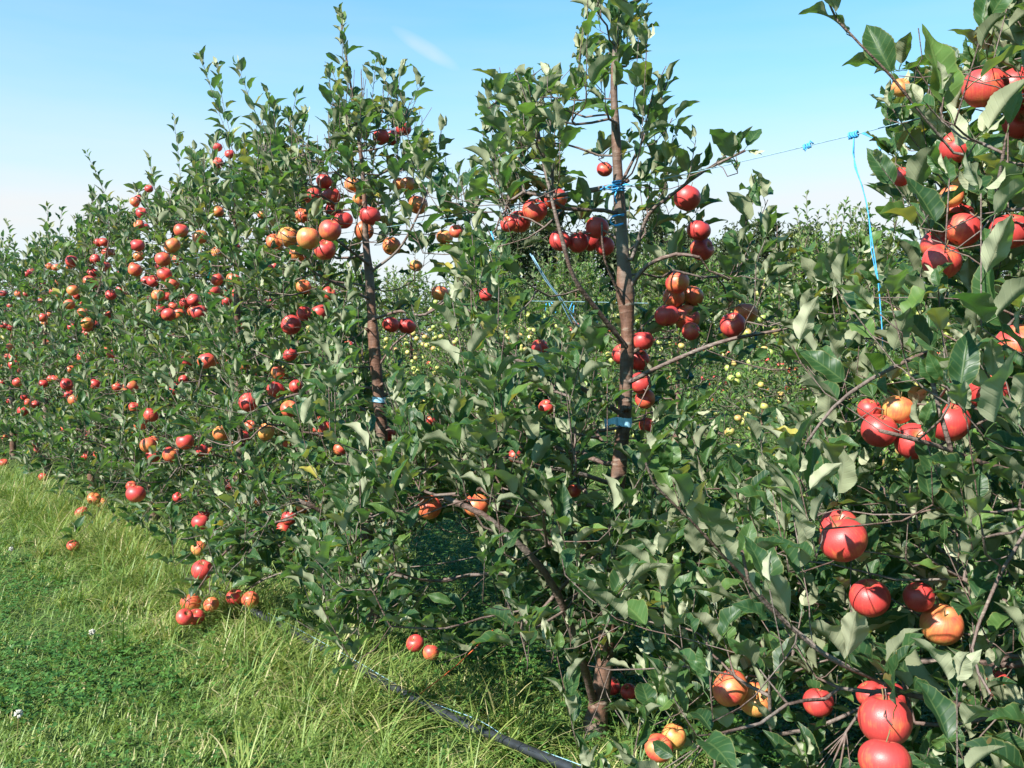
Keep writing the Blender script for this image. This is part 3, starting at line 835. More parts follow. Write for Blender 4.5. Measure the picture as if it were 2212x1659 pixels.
def build_row_tree(ti):
    rng = np.random.default_rng(100 + ti)
    base = row_pos(ti)
    if ti == 0: tp = at_trunk(TR1, base[1])
    elif ti == 1: tp = at_trunk(TR2, base[1])
    else:
        h = 2.25 + rng.uniform(-0.1, 0.15)
        if ti >= 5: h = 1.95
        lx = rng.normal(0, 0.03, 2)
        tp = np.array([base + np.array([lx[0] * z + 0.015 * math.sin(3 * z + ti), lx[1] * z, z]) for z in np.linspace(0, h, 8)])
        if ti in SPIKES:                              # the leader bends into its first spike
            (x1, y1), (x0, y0), Y = SPIKES[ti][0]
            tp = np.array([base + np.array([0, 0, z]) for z in np.linspace(0, 1.15, 5)] + [at(x0, y0, Y)])
    tp = tp.copy(); tp[0, 2] = -0.05 if ti not in (0, 1) else tp[0, 2]
    if ti in (0, 1):
        tp = np.vstack([[tp[0, 0] - 0.01, tp[0, 1], -0.05], tp])
    base = np.array([tp[0, 0], tp[0, 1], 0.0])
    root = empty('apple_tree', base)
    tag(root, LABELS[ti], 'tree', 'apple trees of the front row')
    sk = Skel(rng); lv = Leaves()
    tidx = sk.trunk(tp)
    H = tp[:, 2].max()
    lod = 0 if ti == -1 else (1 if ti <= 1 else (2 if ti <= 5 else 3))
    lsize = 0.100 if ti == -1 else (0.096 if ti <= 1 else 0.092)
    feats = []; lv.feature = True
    for pts, r in LIMBS.get(ti, []):
        P = poly(pts); idx = sk.explicit(P, rmin=r); feats.append((idx, r))
    # leafy feature shoots
    def spike(p_tip, p_foot, Y, size):
        a = at(p_foot[0], p_foot[1], Y); b_ = at(p_tip[0], p_tip[1], Y + rng.normal(0, 0.03))
        m = (a + b_) / 2 + rng.normal(0, 0.012, 3)
        pts = spline(np.array([a, m, b_]), 0.035)
        j = sk.find(a, 0.3)
        pre = spline(np.array([sk.P[j], (sk.P[j] + a) / 2 - ZU * 0.02, a]), 0.04)[1:-1]
        idx = sk._append(np.vstack([pre, pts]) if len(pre) else pts, j, sk.root[j])
        leafy(lv, pts, size, rng, 0.034, 0.05, 0.75, (46, 78))
    for (t_, f_, Y) in SPIKES.get(ti, []): spike(t_, f_, Y, 0.10)
    if ti >= 1:
        cx = proj(base + ZU * 2)[0][0]; hw = 0.45 * FPX / base[1]
        for q in range(10):
            x = cx + hw * rng.uniform(-1, 1); yy = np.interp(x, SKX, SKY)
            if 1 <= ti <= 6 and x > -40 and x < 1000: spike((x + rng.normal(0, 8), yy - rng.uniform(-18, 10)), (x + rng.normal(0, 14), yy + 0.38 * FPX / base[1]), base[1] + rng.uniform(-0.25, 0.2), 0.10)
    if ti == -1:
        for k, (st, sz, sp) in {0: (0.30, 0.112, 0.034), 1: (0.25, 0.108, 0.040), 2: (0.0, 0.112, 0.036), 4: (0.3, 0.1, 0.05)}.items():
            leafy(lv, sk.P[feats[k][0]], sz, rng, sp, st, 0.8, (42, 70), False)
    if ti == 0:
        leafy(lv, sk.P[feats[3][0]], 0.105, rng, 0.036, 0.55, 1.0, (38, 66))
        leafy(lv, sk.P[feats[2][0]], 0.088, rng, 0.030, 0.55, 0.8, (45, 75))
        leafy(lv, sk.P[feats[10][0]], 0.088, rng, 0.020, 0.35, 0.9, (40, 70))
        tt = sk.P[tidx]; tt = tt[tt[:, 2] > at(0, 300, base[1])[2]]
        leafy(lv, tt, 0.095, rng, 0.027, 0.0, 0.95, (40, 75), False)
    if ti == 1:
        for q in (10 - 1, len(feats) - 1, len(feats) - 2): leafy(lv, sk.P[feats[q][0]][8:], 0.095, rng, 0.03, 0.1, 0.9, (35, 80))
        tt = sk.P[tidx]; tt = tt[tt[:, 2] > at(0, 330, base[1])[2]]
        leafy(lv, tt, 0.075, rng, 0.026, 0.0, 0.7, (35, 70))
    lv.feature = False
    # targets: fruit first, then foliage
    targets = []
    fr = fruit3d.get(ti, [])
    for (P, R, red) in fr:
        targets.append((P + np.array([rng.normal(0, 0.01), 0.02, R * 0.95 + 0.012]), 0))
    want = {-1: 1550, 0: 560, 1: 600}.get(ti, 500 if ti < 5 else 370)
    grid = NEAR if ti == -1 else MID
    tries = 0; got = 0
    rmax = 1.15 if ti == -1 else 0.86
    while got < want and tries < 60000:
        tries += 1
        z = rng.uniform(0.18, min(H, 2.45) + (0.1 if ti == -1 else 0.0))
        r = (crown_r(z) * (1.62 if ti == -1 else 1.0)) * math.sqrt(rng.uniform(0.02, 1)); a = rng.uniform(0, 6.283)
        P = base + np.array([r * math.cos(a), r * math.sin(a), z])
        px, py, zz = proj(P)
        if zz[0] < 1.15: continue
        if rng.random() > dens(grid, px[0], py[0] - 15) ** 1.25: continue
        if ti != -1 and py[0] < np.interp(px[0], SKX, SKY) + 40: continue
        if ti == -1 and px[0] < np.interp(py[0], LBY, LBX) + 10: continue
        if not view_cull(P[None] + ZU * np.array([[0.02], [0.10], [0.18]]), np.array([0.05] * 3), rng).all(): continue
        targets.append((P, 1)); got += 1
    axis_d = lambda P: np.hypot(P[0] - base[0], P[1] - base[1])
    targets.sort(key=lambda q: axis_d(q[0]))
    for P, kind in targets:
        outv = P - (base + ZU * (P[2])); outv = unit(outv + 1e-6)
        if kind == 1:
            up_ = rng.uniform(0.3, 1.3)
            d = unit(outv * rng.uniform(0.0, 0.45) + ZU * (up_ + 0.25) + rng.normal(0, 0.25, 3)); lv.out = outv * 0.7
            L = rng.uniform(0.05, 0.20) if P[2] < 1.7 else rng.uniform(0.08, 0.26)
            px, py, zz = proj(P + d * L)
            if dens(grid, px[0], py[0]) == 0 or (ti != -1 and py[0] < np.interp(px[0], SKX, SKY)) or (ti == -1 and px[0] < np.interp(py[0], LBY, LBX)): L *= 0.25
            n = max(2, int(L / 0.035) + 1)
            tt = np.linspace(0, 1, n + 1)[1:, None]
            tail = P + d * L * tt + ZU * 0.05 * L * tt ** 2
            idx = sk.connect(P, 0.45, tail)
            leafy(lv, np.vstack([P, tail]), lsize * rng.uniform(0.85, 1.1), rng, 0.025, 0.0, 0.75, hue=0.0)
            pre = sk.P[idx[:max(len(idx) - n, 0)]]
            if len(pre) > 3: leafy(lv, pre[int(len(pre) * 0.15):], lsize * 0.92, rng, 0.036, 0, 0.95, (50, 95), False)
        else:
            idx = sk.connect(P, 0.45)
            d = unit(outv * 0.4 + ZU * 0.8 + rng.normal(0, 0.3, 3))
            lv.out = outv * 0.6
            lv.feature = True
            rosette(lv, P + ZU * 0.01, d, lsize * 0.95, rng, 6); lv.feature = False
            pre = sk.P[idx]
            if len(pre) > 3: leafy(lv, pre[int(len(pre) * 0.35):], lsize * 0.92, rng, 0.05, 0, 0.95, (50, 95), False)
    # radii
    cnt = sk.counts()
    groups = {}
    tr = Tubes()
    tb = {-1: 0.034, 0: 0.031, 1: 0.032}.get(ti, 0.030)
    for ch in sk.chains:
        idx = ch['idx']
        if ch['trunk']:
            P = sk.P[idx]; hh = P[:, 2] / max(H, 0.1)
            R = np.interp(hh, [0, 0.04, 0.3, 0.6, 0.75, 1.0], [tb * 1.35, tb * 1.05, tb * 0.80, tb * 0.62, tb * 0.30, tb * 0.08])
            if ti == 0: R = np.interp(P[:, 2], [0, 0.1, 0.45, 0.9, 1.4, 1.7, 1.95, 2.4], [0.040, 0.027, 0.023, 0.0205, 0.018, 0.014, 0.009, 0.004])
            if ti == 1: R = np.interp(P[:, 2], [0, 0.1, 0.45, 0.9, 1.4, 1.7, 1.95, 2.4], [0.042, 0.032, 0.026, 0.0235, 0.018, 0.011, 0.006, 0.003])
            R = R * (1 + 0.05 * np.sin(np.arange(len(R)) * 1.7) + 0.04 * rng.normal(0, 1, len(R)))
            for _k in range(9):                       # swollen collars and knots
                c_ = int(rng.integers(4, max(5, len(R) - 3))); R = R * (1 + rng.uniform(0.06, 0.20) * np.exp(-((np.arange(len(R)) - c_) / 0.8) ** 2))
            tr.add(P, R, 16 if ti <= 1 else 10)
            for _k in range(7):                       # short pruning stubs
                c_ = int(rng.integers(6, max(7, int(len(R) * 0.75)))); a_ = rng.uniform(0, 6.28); dv = np.array([math.cos(a_), math.sin(a_), 0.5])
                tr.add(np.array([P[c_], P[c_] + dv * (R[c_] + 0.008), P[c_] + dv * (R[c_] + 0.016)]), [0.008, 0.0065, 0.0055], 8)
            continue
        P = np.vstack([sk.P[ch['parent']], sk.P[idx]])
        c = np.concatenate([[cnt[idx[0]]], cnt[idx]])
        R = np.minimum((0.00105 if ti == -1 else 0.0012) * np.maximum(c, 1) ** 0.50, 0.015)
        if ch['rmin']: R = np.maximum(R, ch['rmin'] * np.linspace(1, 0.55, len(R)))
        R = R * (1 + 0.06 * rng.normal(0, 1, len(R)))
        groups.setdefault(ch['root'], []).append((P, R))
    tr.build('trunk', M['bark'], root, base)
    # main branches: the largest each a part of its own, twigs straight off the trunk join the nearest of them
    keys = sorted(groups, key=lambda k: -sum(len(p) for p, r in groups[k]))
    nb = 16 if ti <= 2 else 8
    main = keys[:nb]; rest = keys[nb:]
    starts = {k: groups[k][0][0][0] for k in keys}
    for k in rest:
        j = min(main, key=lambda m: np.linalg.norm(starts[m] - starts[k])); groups[j] += groups[k]
    for k in main:
        t = Tubes()
        for P, R in groups[k]: t.add(P, R, 8 if (ti <= 1 and R[0] > 0.004) else 5, cap=R[0] > 0.004)
        t.build('branch', M['limb'], root, base)
    arr = lv.arrays()
    keep = view_cull(arr[0] + unit(arr[1]) * arr[3][:, None] * 0.7, arr[3], rng)
    px, py, z = proj(arr[0] + unit(arr[1]) * arr[3][:, None] * 0.8)
    fl = np.array(lv.f); rr_ = rng.random(len(px))
    if ti == -1:
        keep &= fl | (px > np.interp(py, LBY, LBX) - 25 * rr_)
    else:
        keep &= fl | (py > np.interp(px, SKX, SKY) + (85 / max(1, ti) if ti > 0 else 18) - 14 * rr_)
        keep &= (py < np.interp(px, GLX, GLY) + 20 * rr_) | (rr_ < 0.06)
    arr = tuple(a[keep] for a in arr)
    leaves_mesh('crown', arr, lod, M['leaf'], root, base, rng)
    for (P, R, red) in fr:
        put_apple(root, base, P, R, red, rng, APPLE if ti <= 2 else APPLE_S, ti <= 2, unit(CAM - P) * 0 + unit(P - CAM))
    # fruit deeper in the crown
    nf = {-1: 0, 0: 3, 1: 18}.get(ti, 34 if ti <= 4 else 26)
    for _ in range(nf * 6):
        if nf <= 0: break
        z = rng.uniform(0.35, 1.75); r = crown_r(z) * rng.uniform(0.35, 0.9); a = rng.uniform(0, 6.283)
        P = base + np.array([r * math.cos(a), r * math.sin(a), z]); px, py, zz = proj(P)
        if zz[0] < base[1] - (-0.1 if ti == -1 else 0.1 if ti <= 1 else 0.5) or zz[0] < 1.3 or dens(grid, px[0], py[0]) < 0.7: continue
        if min([np.linalg.norm(P - q[0]) for q in fr] + [9]) < 0.09: continue
        nf -= 1
        put_apple(root, base, P, rng.uniform(0.034, 0.042), rng.uniform(0.25, 0.85), rng, APPLE_S, False)
    return root
for ti in ROW1: build_row_tree(ti)

# ---------------------------------------------------------------- rows behind
def prototype(seed, H, wide, fruit_n, ymesh, leafmat, lod, nshoot, lsize, name, redrange, label, group):
    rng = np.random.default_rng(seed)
    root = empty(name, (0, 0, 0)); tag(root, label, 'tree', group)
    tp = np.array([[0.02 * math.sin(2.5 * z + seed), 0.02 * math.cos(2 * z + seed), z] for z in np.linspace(-0.05, H, 8)])
    sk = Skel(rng); lv = Leaves(); tidx = sk.trunk(tp); tt = sk.P[tidx]
    leafy(lv, tt[tt[:, 2] > H - 0.5], 0.07, rng, 0.03, 0, 0.6, (35, 65))
    T = []
    for _ in range(nshoot):
        z = rng.uniform(0.22, H - 0.15); r = crown_r(z * 2.35 / H) * wide * math.sqrt(rng.uniform(0.03, 1)); a = rng.uniform(0, 6.283)
        T.append(np.array([r * math.cos(a), r * math.sin(a), z]))
    T.sort(key=lambda q: np.hypot(q[0], q[1]))
    for P in T:
        outv = unit(np.array([P[0], P[1], 0]) + 1e-6)
        d = unit(outv * rng.uniform(0.0, 0.6) + ZU * rng.uniform(0.5, 1.5) + rng.normal(0, 0.25, 3)); L = rng.uniform(0.06, 0.22); lv.out = outv * 0.5
        if P[2] > H - 0.7 and rng.random() < 0.3: d = unit(ZU + rng.normal(0, 0.15, 3)); L = rng.uniform(0.25, 0.42)
        n = max(2, int(L / 0.05) + 1); t1 = np.linspace(0, 1, n + 1)[1:, None]; tail = P + d * L * t1
        sk.connect(P, 0.45, tail); leafy(lv, np.vstack([P, tail]), lsize * rng.uniform(0.8, 1.1), rng, 0.024)
    cnt = sk.counts(); tr = Tubes(); br = {}
    for ch in sk.chains:
        idx = ch['idx']
        if ch['trunk']: tr.add(sk.P[idx], np.interp(sk.P[idx][:, 2] / H, [0, 0.1, 0.6, 1], [0.034, 0.027, 0.016, 0.003]), 8); continue
        P = np.vstack([sk.P[ch['parent']], sk.P[idx]]); c = np.concatenate([[cnt[idx[0]]], cnt[idx]])
        br.setdefault(ch['root'], []).append((P, np.minimum(0.0015 * np.maximum(c, 1) ** 0.5, 0.014)))
    tr.build('trunk', M['bark'], root)
    keys = sorted(br, key=lambda k: -len(br[k])); main = keys[:6]
    for k in keys[6:]:
        j = min(main, key=lambda m: np.linalg.norm(br[m][0][0][0] - br[k][0][0][0])); br[j] += br[k]
    for k in main:
        t = Tubes()
        for P, R in br[k]: t.add(P, R, 4, False)
        t.build('branch', M['limb'], root)
    leaves_mesh('crown', lv.arrays(), lod, leafmat, root, (0, 0, 0), rng)
    k = 0
    while k < fruit_n:
        z = rng.uniform(0.35, H - 0.5); r = crown_r(z * 2.35 / H) * wide * rng.uniform(0.72, 1.04); a = rng.uniform(0, 6.283)
        c = np.array([r * math.cos(a), r * math.sin(a), z])
        for q in range(int(rng.integers(1, 4))):
            put_apple(root, np.zeros(3), c + rng.normal(0, 0.075, 3), rng.uniform(0.027, 0.034), rng.uniform(*redrange), rng, ymesh, False); k += 1
            if k >= fruit_n: break
    return root

def copy_tree(src, loc, rz, sc, label=None, group=None):
    r = src.copy(); COL.objects.link(r); r.location = tuple(loc); r.rotation_euler = (0, 0, rz); r.scale = (sc,) * 3
    if label: r['label'] = label
    if group: r['group'] = group
    for ch in list(src.children):
        c = ch.copy(); COL.objects.link(c); c.parent = r
    return r

NRM = np.array([0.7747, 0.6323, 0]); DIRV = np.array([-0.6323, 0.7747, 0])
D1 = float(NRM @ row_pos(0))
rr = np.random.default_rng(77)
L2 = 'second row apple tree with yellow green apples, seen through gaps in the front row'
protos = [prototype(200 + k, 1.95 + 0.07 * k, 1.14, 96, YAPPLE, M['leaf2'], 2, 560, 0.074, 'apple_tree', (0.0, 0.55), L2, 'yellow apple trees of the second row') for k in range(3)]
k = 0
for s in np.arange(-3.2, 23, 1.4):
    p = NRM * (D1 + 4.1) + DIRV * (s + rr.normal(0, 0.08))
    rz, sc = rr.uniform(0, 6.28), rr.uniform(0.93, 1.07)
    if k < 3: o = protos[k]; o.location = tuple(p); o.rotation_euler = (0, 0, rz); o.scale = (sc,) * 3
    else: o = copy_tree(protos[k % 3], p, rz, sc)
    k += 1
L3 = 'small apple tree of the third row with tiny red apples, far behind the yellow apples'
protos3 = [prototype(300 + k, 1.85 + 0.08 * k, 1.1, 44, APPLE_S, M['leaf'], 3, 400, 0.085, 'apple_tree', (0.3, 0.8), L3, 'red apple trees of the third row') for k in range(2)]
k = 0
for s in np.arange(-7.5, 17, 1.5):
    p = NRM * (D1 + 8.4) + DIRV * (s + rr.normal(0, 0.08)); rz, sc = rr.uniform(0, 6.28), rr.uniform(0.95, 1.1)
    if k < 2: o = protos3[k]; o.location = tuple(p); o.rotation_euler = (0, 0, rz); o.scale = (sc,) * 3
    else: o = copy_tree(protos3[k % 2], p, rz, sc)
    k += 1

# far windbreak trees
def far_tree(seed, H, R):
    rng = np.random.default_rng(seed)
    root = empty('windbreak_tree', (0, 0, 0))
    t = Tubes(); t.add(spline([(0, 0, -0.1), (0.1, 0, H * 0.3), (0, 0.1, H * 0.6), (0.05, 0, H * 0.93)], 0.5), np.linspace(0.22, 0.03, len(spline([(0, 0, -0.1), (0.1, 0, H * 0.3), (0, 0.1, H * 0.6), (0.05, 0, H * 0.93)], 0.5))), 8)
    lv = Leaves(); lb = Tubes()
    for q in range(90):
        z = H * rng.uniform(0.12, 0.97); f = z / H
        rad = R * (1 - f) ** 0.6 * min(1, 0.5 + f * 2) * rng.uniform(0.55, 1.15)
        a = rng.uniform(0, 6.28); tip = np.array([math.cos(a) * rad, math.sin(a) * rad, z + rng.uniform(0.1, 0.8)])
        bp = spline([(0, 0, z - 0.4 * rad), tip * np.array([.5, .5, 0]) + ZU * (z - 0.1), tip], 0.4)
        lb.add(bp, np.linspace(0.05, 0.01, len(bp)), 4, False)
        for w_ in range(70):
            c = tip * rng.uniform(0.45, 1.05) * np.array([1, 1, 0]) + ZU * tip[2] + rng.normal(0, 0.30, 3)
            lv.add(c, rng.normal(0, 1, 3) + ZU * 0.7 + np.array([math.cos(a), math.sin(a), 0]), rng.normal(0, 1, 3), rng.uniform(0.16, 0.34), rng.random())
    t.build('trunk', M['far_bark'], root); lb.build('branch', M['far_bark'], root)
    leaves_mesh('crown', lv.arrays(), 3, M['far_leaf'], root, (0, 0, 0), rng)
    return root
fp = [far_tree(400 + q, 7.4 + q * 0.7, 2.3) for q in range(3)]
for o in fp: tag(o, 'dark green windbreak tree in the line far behind the orchard rows', 'tree', 'windbreak trees on the skyline')
spots = [(1040, 52, .85), (1110, 50, 1.0), (1180, 53, 1.05), (1250, 50, .95), (1330, 52, 1.0), (1410, 50, .95), (1490, 52, 1.0), (1570, 50, .92), (1650, 54, .98), (1735, 50, 1.02), (1800, 52, .72), (1880, 50, .85), (1960, 53, .9), (2040, 50, .9), (2120, 52, 1.0), (2200, 50, 1.0), (2290, 52, 1.0)]
for q, (x, Y, s) in enumerate(spots):
    p = at(x, 740, Y); p[2] = 0
    s *= 0.92
    if q < 3: o = fp[q]; o.location = tuple(p); o.scale = (s,) * 3
    else: o = copy_tree(fp[q % 3], p, rr.uniform(0, 6.28), s)

# ---------------------------------------------------------------- ground and grass
def ground():
    n = 160
    xs = np.sign(np.linspace(-1, 1, n)) * np.abs(np.linspace(-1, 1, n)) ** 3 * 600
    X, Y = np.meshgrid(xs, xs + 0)
    Z = 0.02 * np.sin(X * 1.3 + 0.7 * Y) * np.cos(Y * 0.9) * (np.hypot(X, Y) < 30)
    V = np.stack([X, Y, Z - 0.012], -1).reshape(-1, 3)
    i = np.arange(n - 1)[:, None] * n; j = np.arange(n - 1)[None, :]
    F = np.stack([i + j, i + j + 1, i + j + n + 1, i + j + n], -1).reshape(-1, 4)
    o = mesh_np('ground', V, [F], M['ground']); tag(o, kind='structure'); return o
ground()
def gz(X, Y): return 0.02 * np.sin(X * 1.3 + 0.7 * Y) * np.cos(Y * 0.9) - 0.012

def vnoise(X, Y, s, seed):
    r = np.random.default_rng(seed); a = r.uniform(0, 6.28, 8); f = r.normal(0, 1, (8, 2)) * s
    return sum(np.sin(X * f[q, 0] + Y * f[q, 1] + a[q]) for q in range(8)) / 8 + 0.5

def wedge(n, y0, y1, rng, half=0.66, power=-1.3):
    u = rng.random(n); k = power + 1
    Y = (y0 ** k + u * (y1 ** k - y0 ** k)) ** (1 / k)
    X = rng.uniform(-half, half, n) * Y + rng.uniform(-0.3, 0.3, n)
    return X, Y

def blades(name, X, Y, H, Wd, lean, bend, az, col, mat, seg=4):
    n = len(X); ts = np.linspace(0, 1, seg + 1)
    B = np.stack([X, Y, gz(X, Y)], -1)
    D = np.stack([np.cos(az), np.sin(az), np.zeros(n)], -1); S = np.stack([-np.sin(az), np.cos(az), np.zeros(n)], -1)
    P = B.copy(); V = np.zeros((n, seg + 1, 2, 3)); A = np.zeros((n, seg + 1, 2, 3))
    for i, t in enumerate(ts):
        if i:
            th = lean + bend * (t - 0.5 / seg)
            P = P + (D * np.sin(th)[:, None] + ZU * np.cos(th)[:, None]) * (H / seg)[:, None]
        wv = Wd * (1 - t ** 1.6) * 0.5 + 0.0002
        V[:, i, 0] = P - S * wv[:, None]; V[:, i, 1] = P + S * wv[:, None]
        A[:, i, :, 1] = t; A[:, i, :, 2] = col[:, None]
    V[:, :, :, 2] = np.maximum(V[:, :, :, 2], gz(V[:, :, :, 0], V[:, :, :, 1]) + 0.002)
    q = (seg + 1) * 2
    f = np.array([(2 * i, 2 * i + 1, 2 * i + 3, 2 * i + 2) for i in range(seg)])
    F = (f[None] + (np.arange(n) * q)[:, None, None]).reshape(-1, 4)
    o = mesh_np(name, V.reshape(-1, 3), [F], mat, None, True, {'leafuv': ('FLOAT_VECTOR', A.reshape(-1, 3))})
    return o

def blade_ok(X, Y, h, rng):
    """tall blades stay clear of the pipe's open stretch"""
    P = np.stack([X, Y, np.full(len(X), 0.0) + h * 0.6], -1); px, py, z = proj(P)
    ok = np.ones(len(X), bool)
    pts = [(880,1512),(1020,1570),(1120,1610),(1215,1655)]
    for (x0, y0), (x1, y1) in zip(pts[:-1], pts[1:]):
        dx, dy = x1 - x0, y1 - y0; t = np.clip(((px - x0) * dx + (py - y0) * dy) / (dx * dx + dy * dy), 0, 1)
        dd = np.hypot(px - x0 - t * dx, py - y0 - t * dy); ok &= ~((dd < 50) & (rng.random(len(X)) < 0.95))
    for (x, y, d, Ya) in APPLE_VIEW:
        if y > 1150 and x < 1000: ok &= ~((np.hypot(px - x, py - y - 0.1 * d) < 0.85 * d) & (z < Ya) & (rng.random(len(X)) < 0.93))
    return ok

grng = np.random.default_rng(9)
# fine lawn
X, Y = wedge(235000, 1.5, 16, grng, 0.92)
rowd = X * NRM[0] + Y * NRM[1]                       # distance across the rows
patch = vnoise(X, Y, 2.6, 3); dry = vnoise(X, Y, 4.5, 8); fine = vnoise(X, Y, 19, 12)
strip = np.exp(-((rowd - D1 + 0.50) / 0.38) ** 2)
Hh = grng.uniform(0.018, 0.062, len(X)) * (0.5 + 0.6 * patch + 0.7 * fine) * (1 + 0.5 * strip)
col = np.clip(0.30 * grng.random(len(X)) + 0.35 * patch + 0.10 * strip + 0.20 * fine + (grng.random(len(X)) < 0.07 + (0.10 + 0.25 * strip) * (dry > 0.5)) * 0.45, 0, 1)
keep = blade_ok(X, Y, Hh, grng)
o = blades('grass', X[keep], Y[keep], Hh[keep], grng.uniform(0.0024, 0.0052, keep.sum()), grng.uniform(0.0, 1.3, keep.sum()), grng.uniform(0.2, 1.5, keep.sum()), grng.uniform(0, 6.28, keep.sum()), col[keep], M['grass'], 3)
tag(o, 'short mown green grass with straw in the aisle', 'grass', kind='stuff')
# long lodged grass in tufts along the pipe
nc = 2700
s = np.concatenate([grng.random(2000) ** 1.15 * 8.5 - 1.5, grng.uniform(3, 13, 700)]); dd = np.where(grng.random(nc) < 0.62, grng.normal(0, 0.12, nc) - 0.46, grng.normal(0, 0.24, nc) - 0.66)
dd[2000:] = grng.normal(-0.50, 0.10, 700)
P = NRM[None] * (D1 + dd)[:, None] + DIRV[None] * s[:, None]
k = grng.integers(12, 34, nc); ci = np.repeat(np.arange(nc), k)
hc = grng.uniform(0.09, 0.26, nc) * np.where(np.abs(dd + 0.46) < 0.25, 1.15, 0.8); ac = 5.4 + grng.normal(0, 1.3, nc); cc = grng.uniform(0.1, 0.75, nc); lc = grng.uniform(0.1, 0.9, nc)
X = P[ci, 0] + grng.normal(0, 0.022, len(ci)); Y = P[ci, 1] + grng.normal(0, 0.022, len(ci))
Hh = hc[ci] * grng.uniform(0.45, 1.15, len(ci)); az = np.where(grng.random(len(ci)) < 0.55, ac[ci] + grng.normal(0, 0.7, len(ci)), grng.uniform(0, 6.28, len(ci)))
col = np.clip(cc[ci] + grng.normal(0, 0.10, len(ci)) + (grng.random(len(ci)) < 0.12) * 0.5, 0, 1); lean = lc[ci] + grng.uniform(-0.1, 0.4, len(ci))
keep = blade_ok(X, Y, Hh, grng) & (Y > 1.7)
X, Y, Hh, az, col, lean = [q[keep] for q in (X, Y, Hh, az, col, lean)]
o = blades('long_grass', X, Y, Hh, grng.uniform(0.0032, 0.0070, len(X)), np.maximum(lean, 0), grng.uniform(0.3, 1.7, len(X)), az, col, M['grass'], 6)
tag(o, 'long bent yellow green grass lying along the black pipe', 'grass', kind='stuff')

def trifoliate(n, seed):
    rng = np.random.default_rng(seed)
    X, Y = wedge(n, 1.8, 15, rng, 0.92)
    m = rng.random(len(X)) < np.clip((vnoise(X, Y, 2.3, 31) - 0.43) * 4.0, 0.08, 0.7)
    rowd = X * NRM[0] + Y * NRM[1]
    m |= rowd > D1 + 0.1
    m &= rng.random(len(X)) < np.where((rowd - D1 > -0.9) & (rowd < D1), 0.35, 1.0)
    X, Y = X[m], Y[m]; n = len(X)
    Z = gz(X, Y) + rng.uniform(0.02, 0.07, n)
    base = np.array([(0, 0), (0.55, 0.45), (1, 0.42), (1.12, 0.12), (0.98, 0), (1.12, -0.12), (1, -0.42), (0.55, -0.45)])
    Vs = []; A = []
    az0 = rng.uniform(0, 6.28, n); R = rng.uniform(0.007, 0.014, n)
    for k in range(3):
        a = az0 + k * 2.094; c, s_ = np.cos(a), np.sin(a)
        tx, ty = rng.normal(0, 0.25, n), rng.normal(0, 0.25, n)
        x = (base[None, :, 0] * c[:, None] - base[None, :, 1] * s_[:, None]) * R[:, None]; y = (base[None, :, 0] * s_[:, None] + base[None, :, 1] * c[:, None]) * R[:, None]
        z = Z[:, None] + x * tx[:, None] + y * ty[:, None] + np.abs(base[None, :, 1]) * R[:, None] * 0.35
        Vs.append(np.stack([X[:, None] + x, Y[:, None] + y, z], -1))
    V = np.stack(Vs, 1).reshape(-1, 3)
    nv = 3 * n
    F = (np.array([(0, 1, 2, 3), (0, 3, 4, 5), (0, 5, 6, 7)])[None] + (np.arange(nv) * 8)[:, None, None]).reshape(-1, 4)
    colr = np.repeat(rng.random(n), 24); At = np.zeros((len(V), 3)); At[:, 2] = colr
    o = mesh_np('clover', V, [F], M['clover'], None, True, {'leafuv': ('FLOAT_VECTOR', At)})
    tag(o, 'green clover patches growing low among the grass', 'clover', kind='stuff')
trifoliate(120000, 61)

# a few white clover flowers
def flower(loc, label):
    o_ = np.array(loc); root = empty('clover_flower', o_)
    tag(root, label, 'flower', 'white clover flowers in the grass')
    rng = np.random.default_rng(int(abs(loc[0] * 1000)))
    t = Tubes(); t.add(spline([(0, 0, 0), (0.004, 0, 0.03), (0.006, 0.002, 0.062)], 0.015), 0.0012, 5); t.build('flower_stem', M['stem'], root)
    lv = []
    h = Tubes()
    for q in range(46):
        d = unit(rng.normal(0, 1, 3) + ZU * 0.2); c = np.array([0.006, 0.002, 0.072])
        h.add(np.array([c + d * 0.004, c + d * 0.013]), [0.0026, 0.0012], 4)
    h.build('flower_head', M['petal'], root)
for (x, y, lb) in ((22, 1214, 'white clover flower in the lawn at the left edge, below the far trees'), (196, 1410, 'white clover flower in the lawn left of the low apple bunch'), (36, 1604, 'white clover flower in the bottom left corner of the lawn')):
    Yd = CAMH * FPX / (y - 740 + 6); p = at(x, y, Yd); flower((p[0], p[1], 0.0), lb)

# tall grass stalks under the dark trunk
def stalks():
    rng = np.random.default_rng(4)
    for q, (x, yb, h, lx) in enumerate([(693, 1350, .42, -.02), (716, 1350, .40, .0), (733, 1350, .34, .02), (676, 1345, .30, -.10), (655, 1360, .33, -.12), (760, 1370, .36, .05), (705, 1380, .26, -.06)]):
        Yd = 3.45; b0 = at(x, yb, Yd); b0[2] = -0.01
        P = spline([b0, b0 + np.array([lx * .3, 0, h * .5]), b0 + np.array([lx, 0.02, h])], 0.03)
        root = empty('grass_stalk', b0); tag(root, 'tall thin flowering grass stalk standing before the shaded foot of the dark trunk', 'grass stalk', 'tall grass stalks under the trees')
        t = Tubes(); t.add(P - b0, np.linspace(0.0016, 0.0008, len(P)), 5); t.build('stalk', M['grassstalk'], root)
        t = Tubes()
        tip = P[-1] - b0
        for w_ in range(10):
            c = tip - ZU * 0.006 * w_; d = rng.normal(0, 1, 3) * np.array([1, 1, 0.3]) + ZU * 1.3
            t.add(np.array([c, c + unit(d) * 0.012]), [0.0012, 0.0004], 4)
        t.build('seed_head', M['grassstalk'], root)
M['grassstalk'] = plain('grass_stalk', (0.20, 0.27, 0.07), 0.6)
stalks()

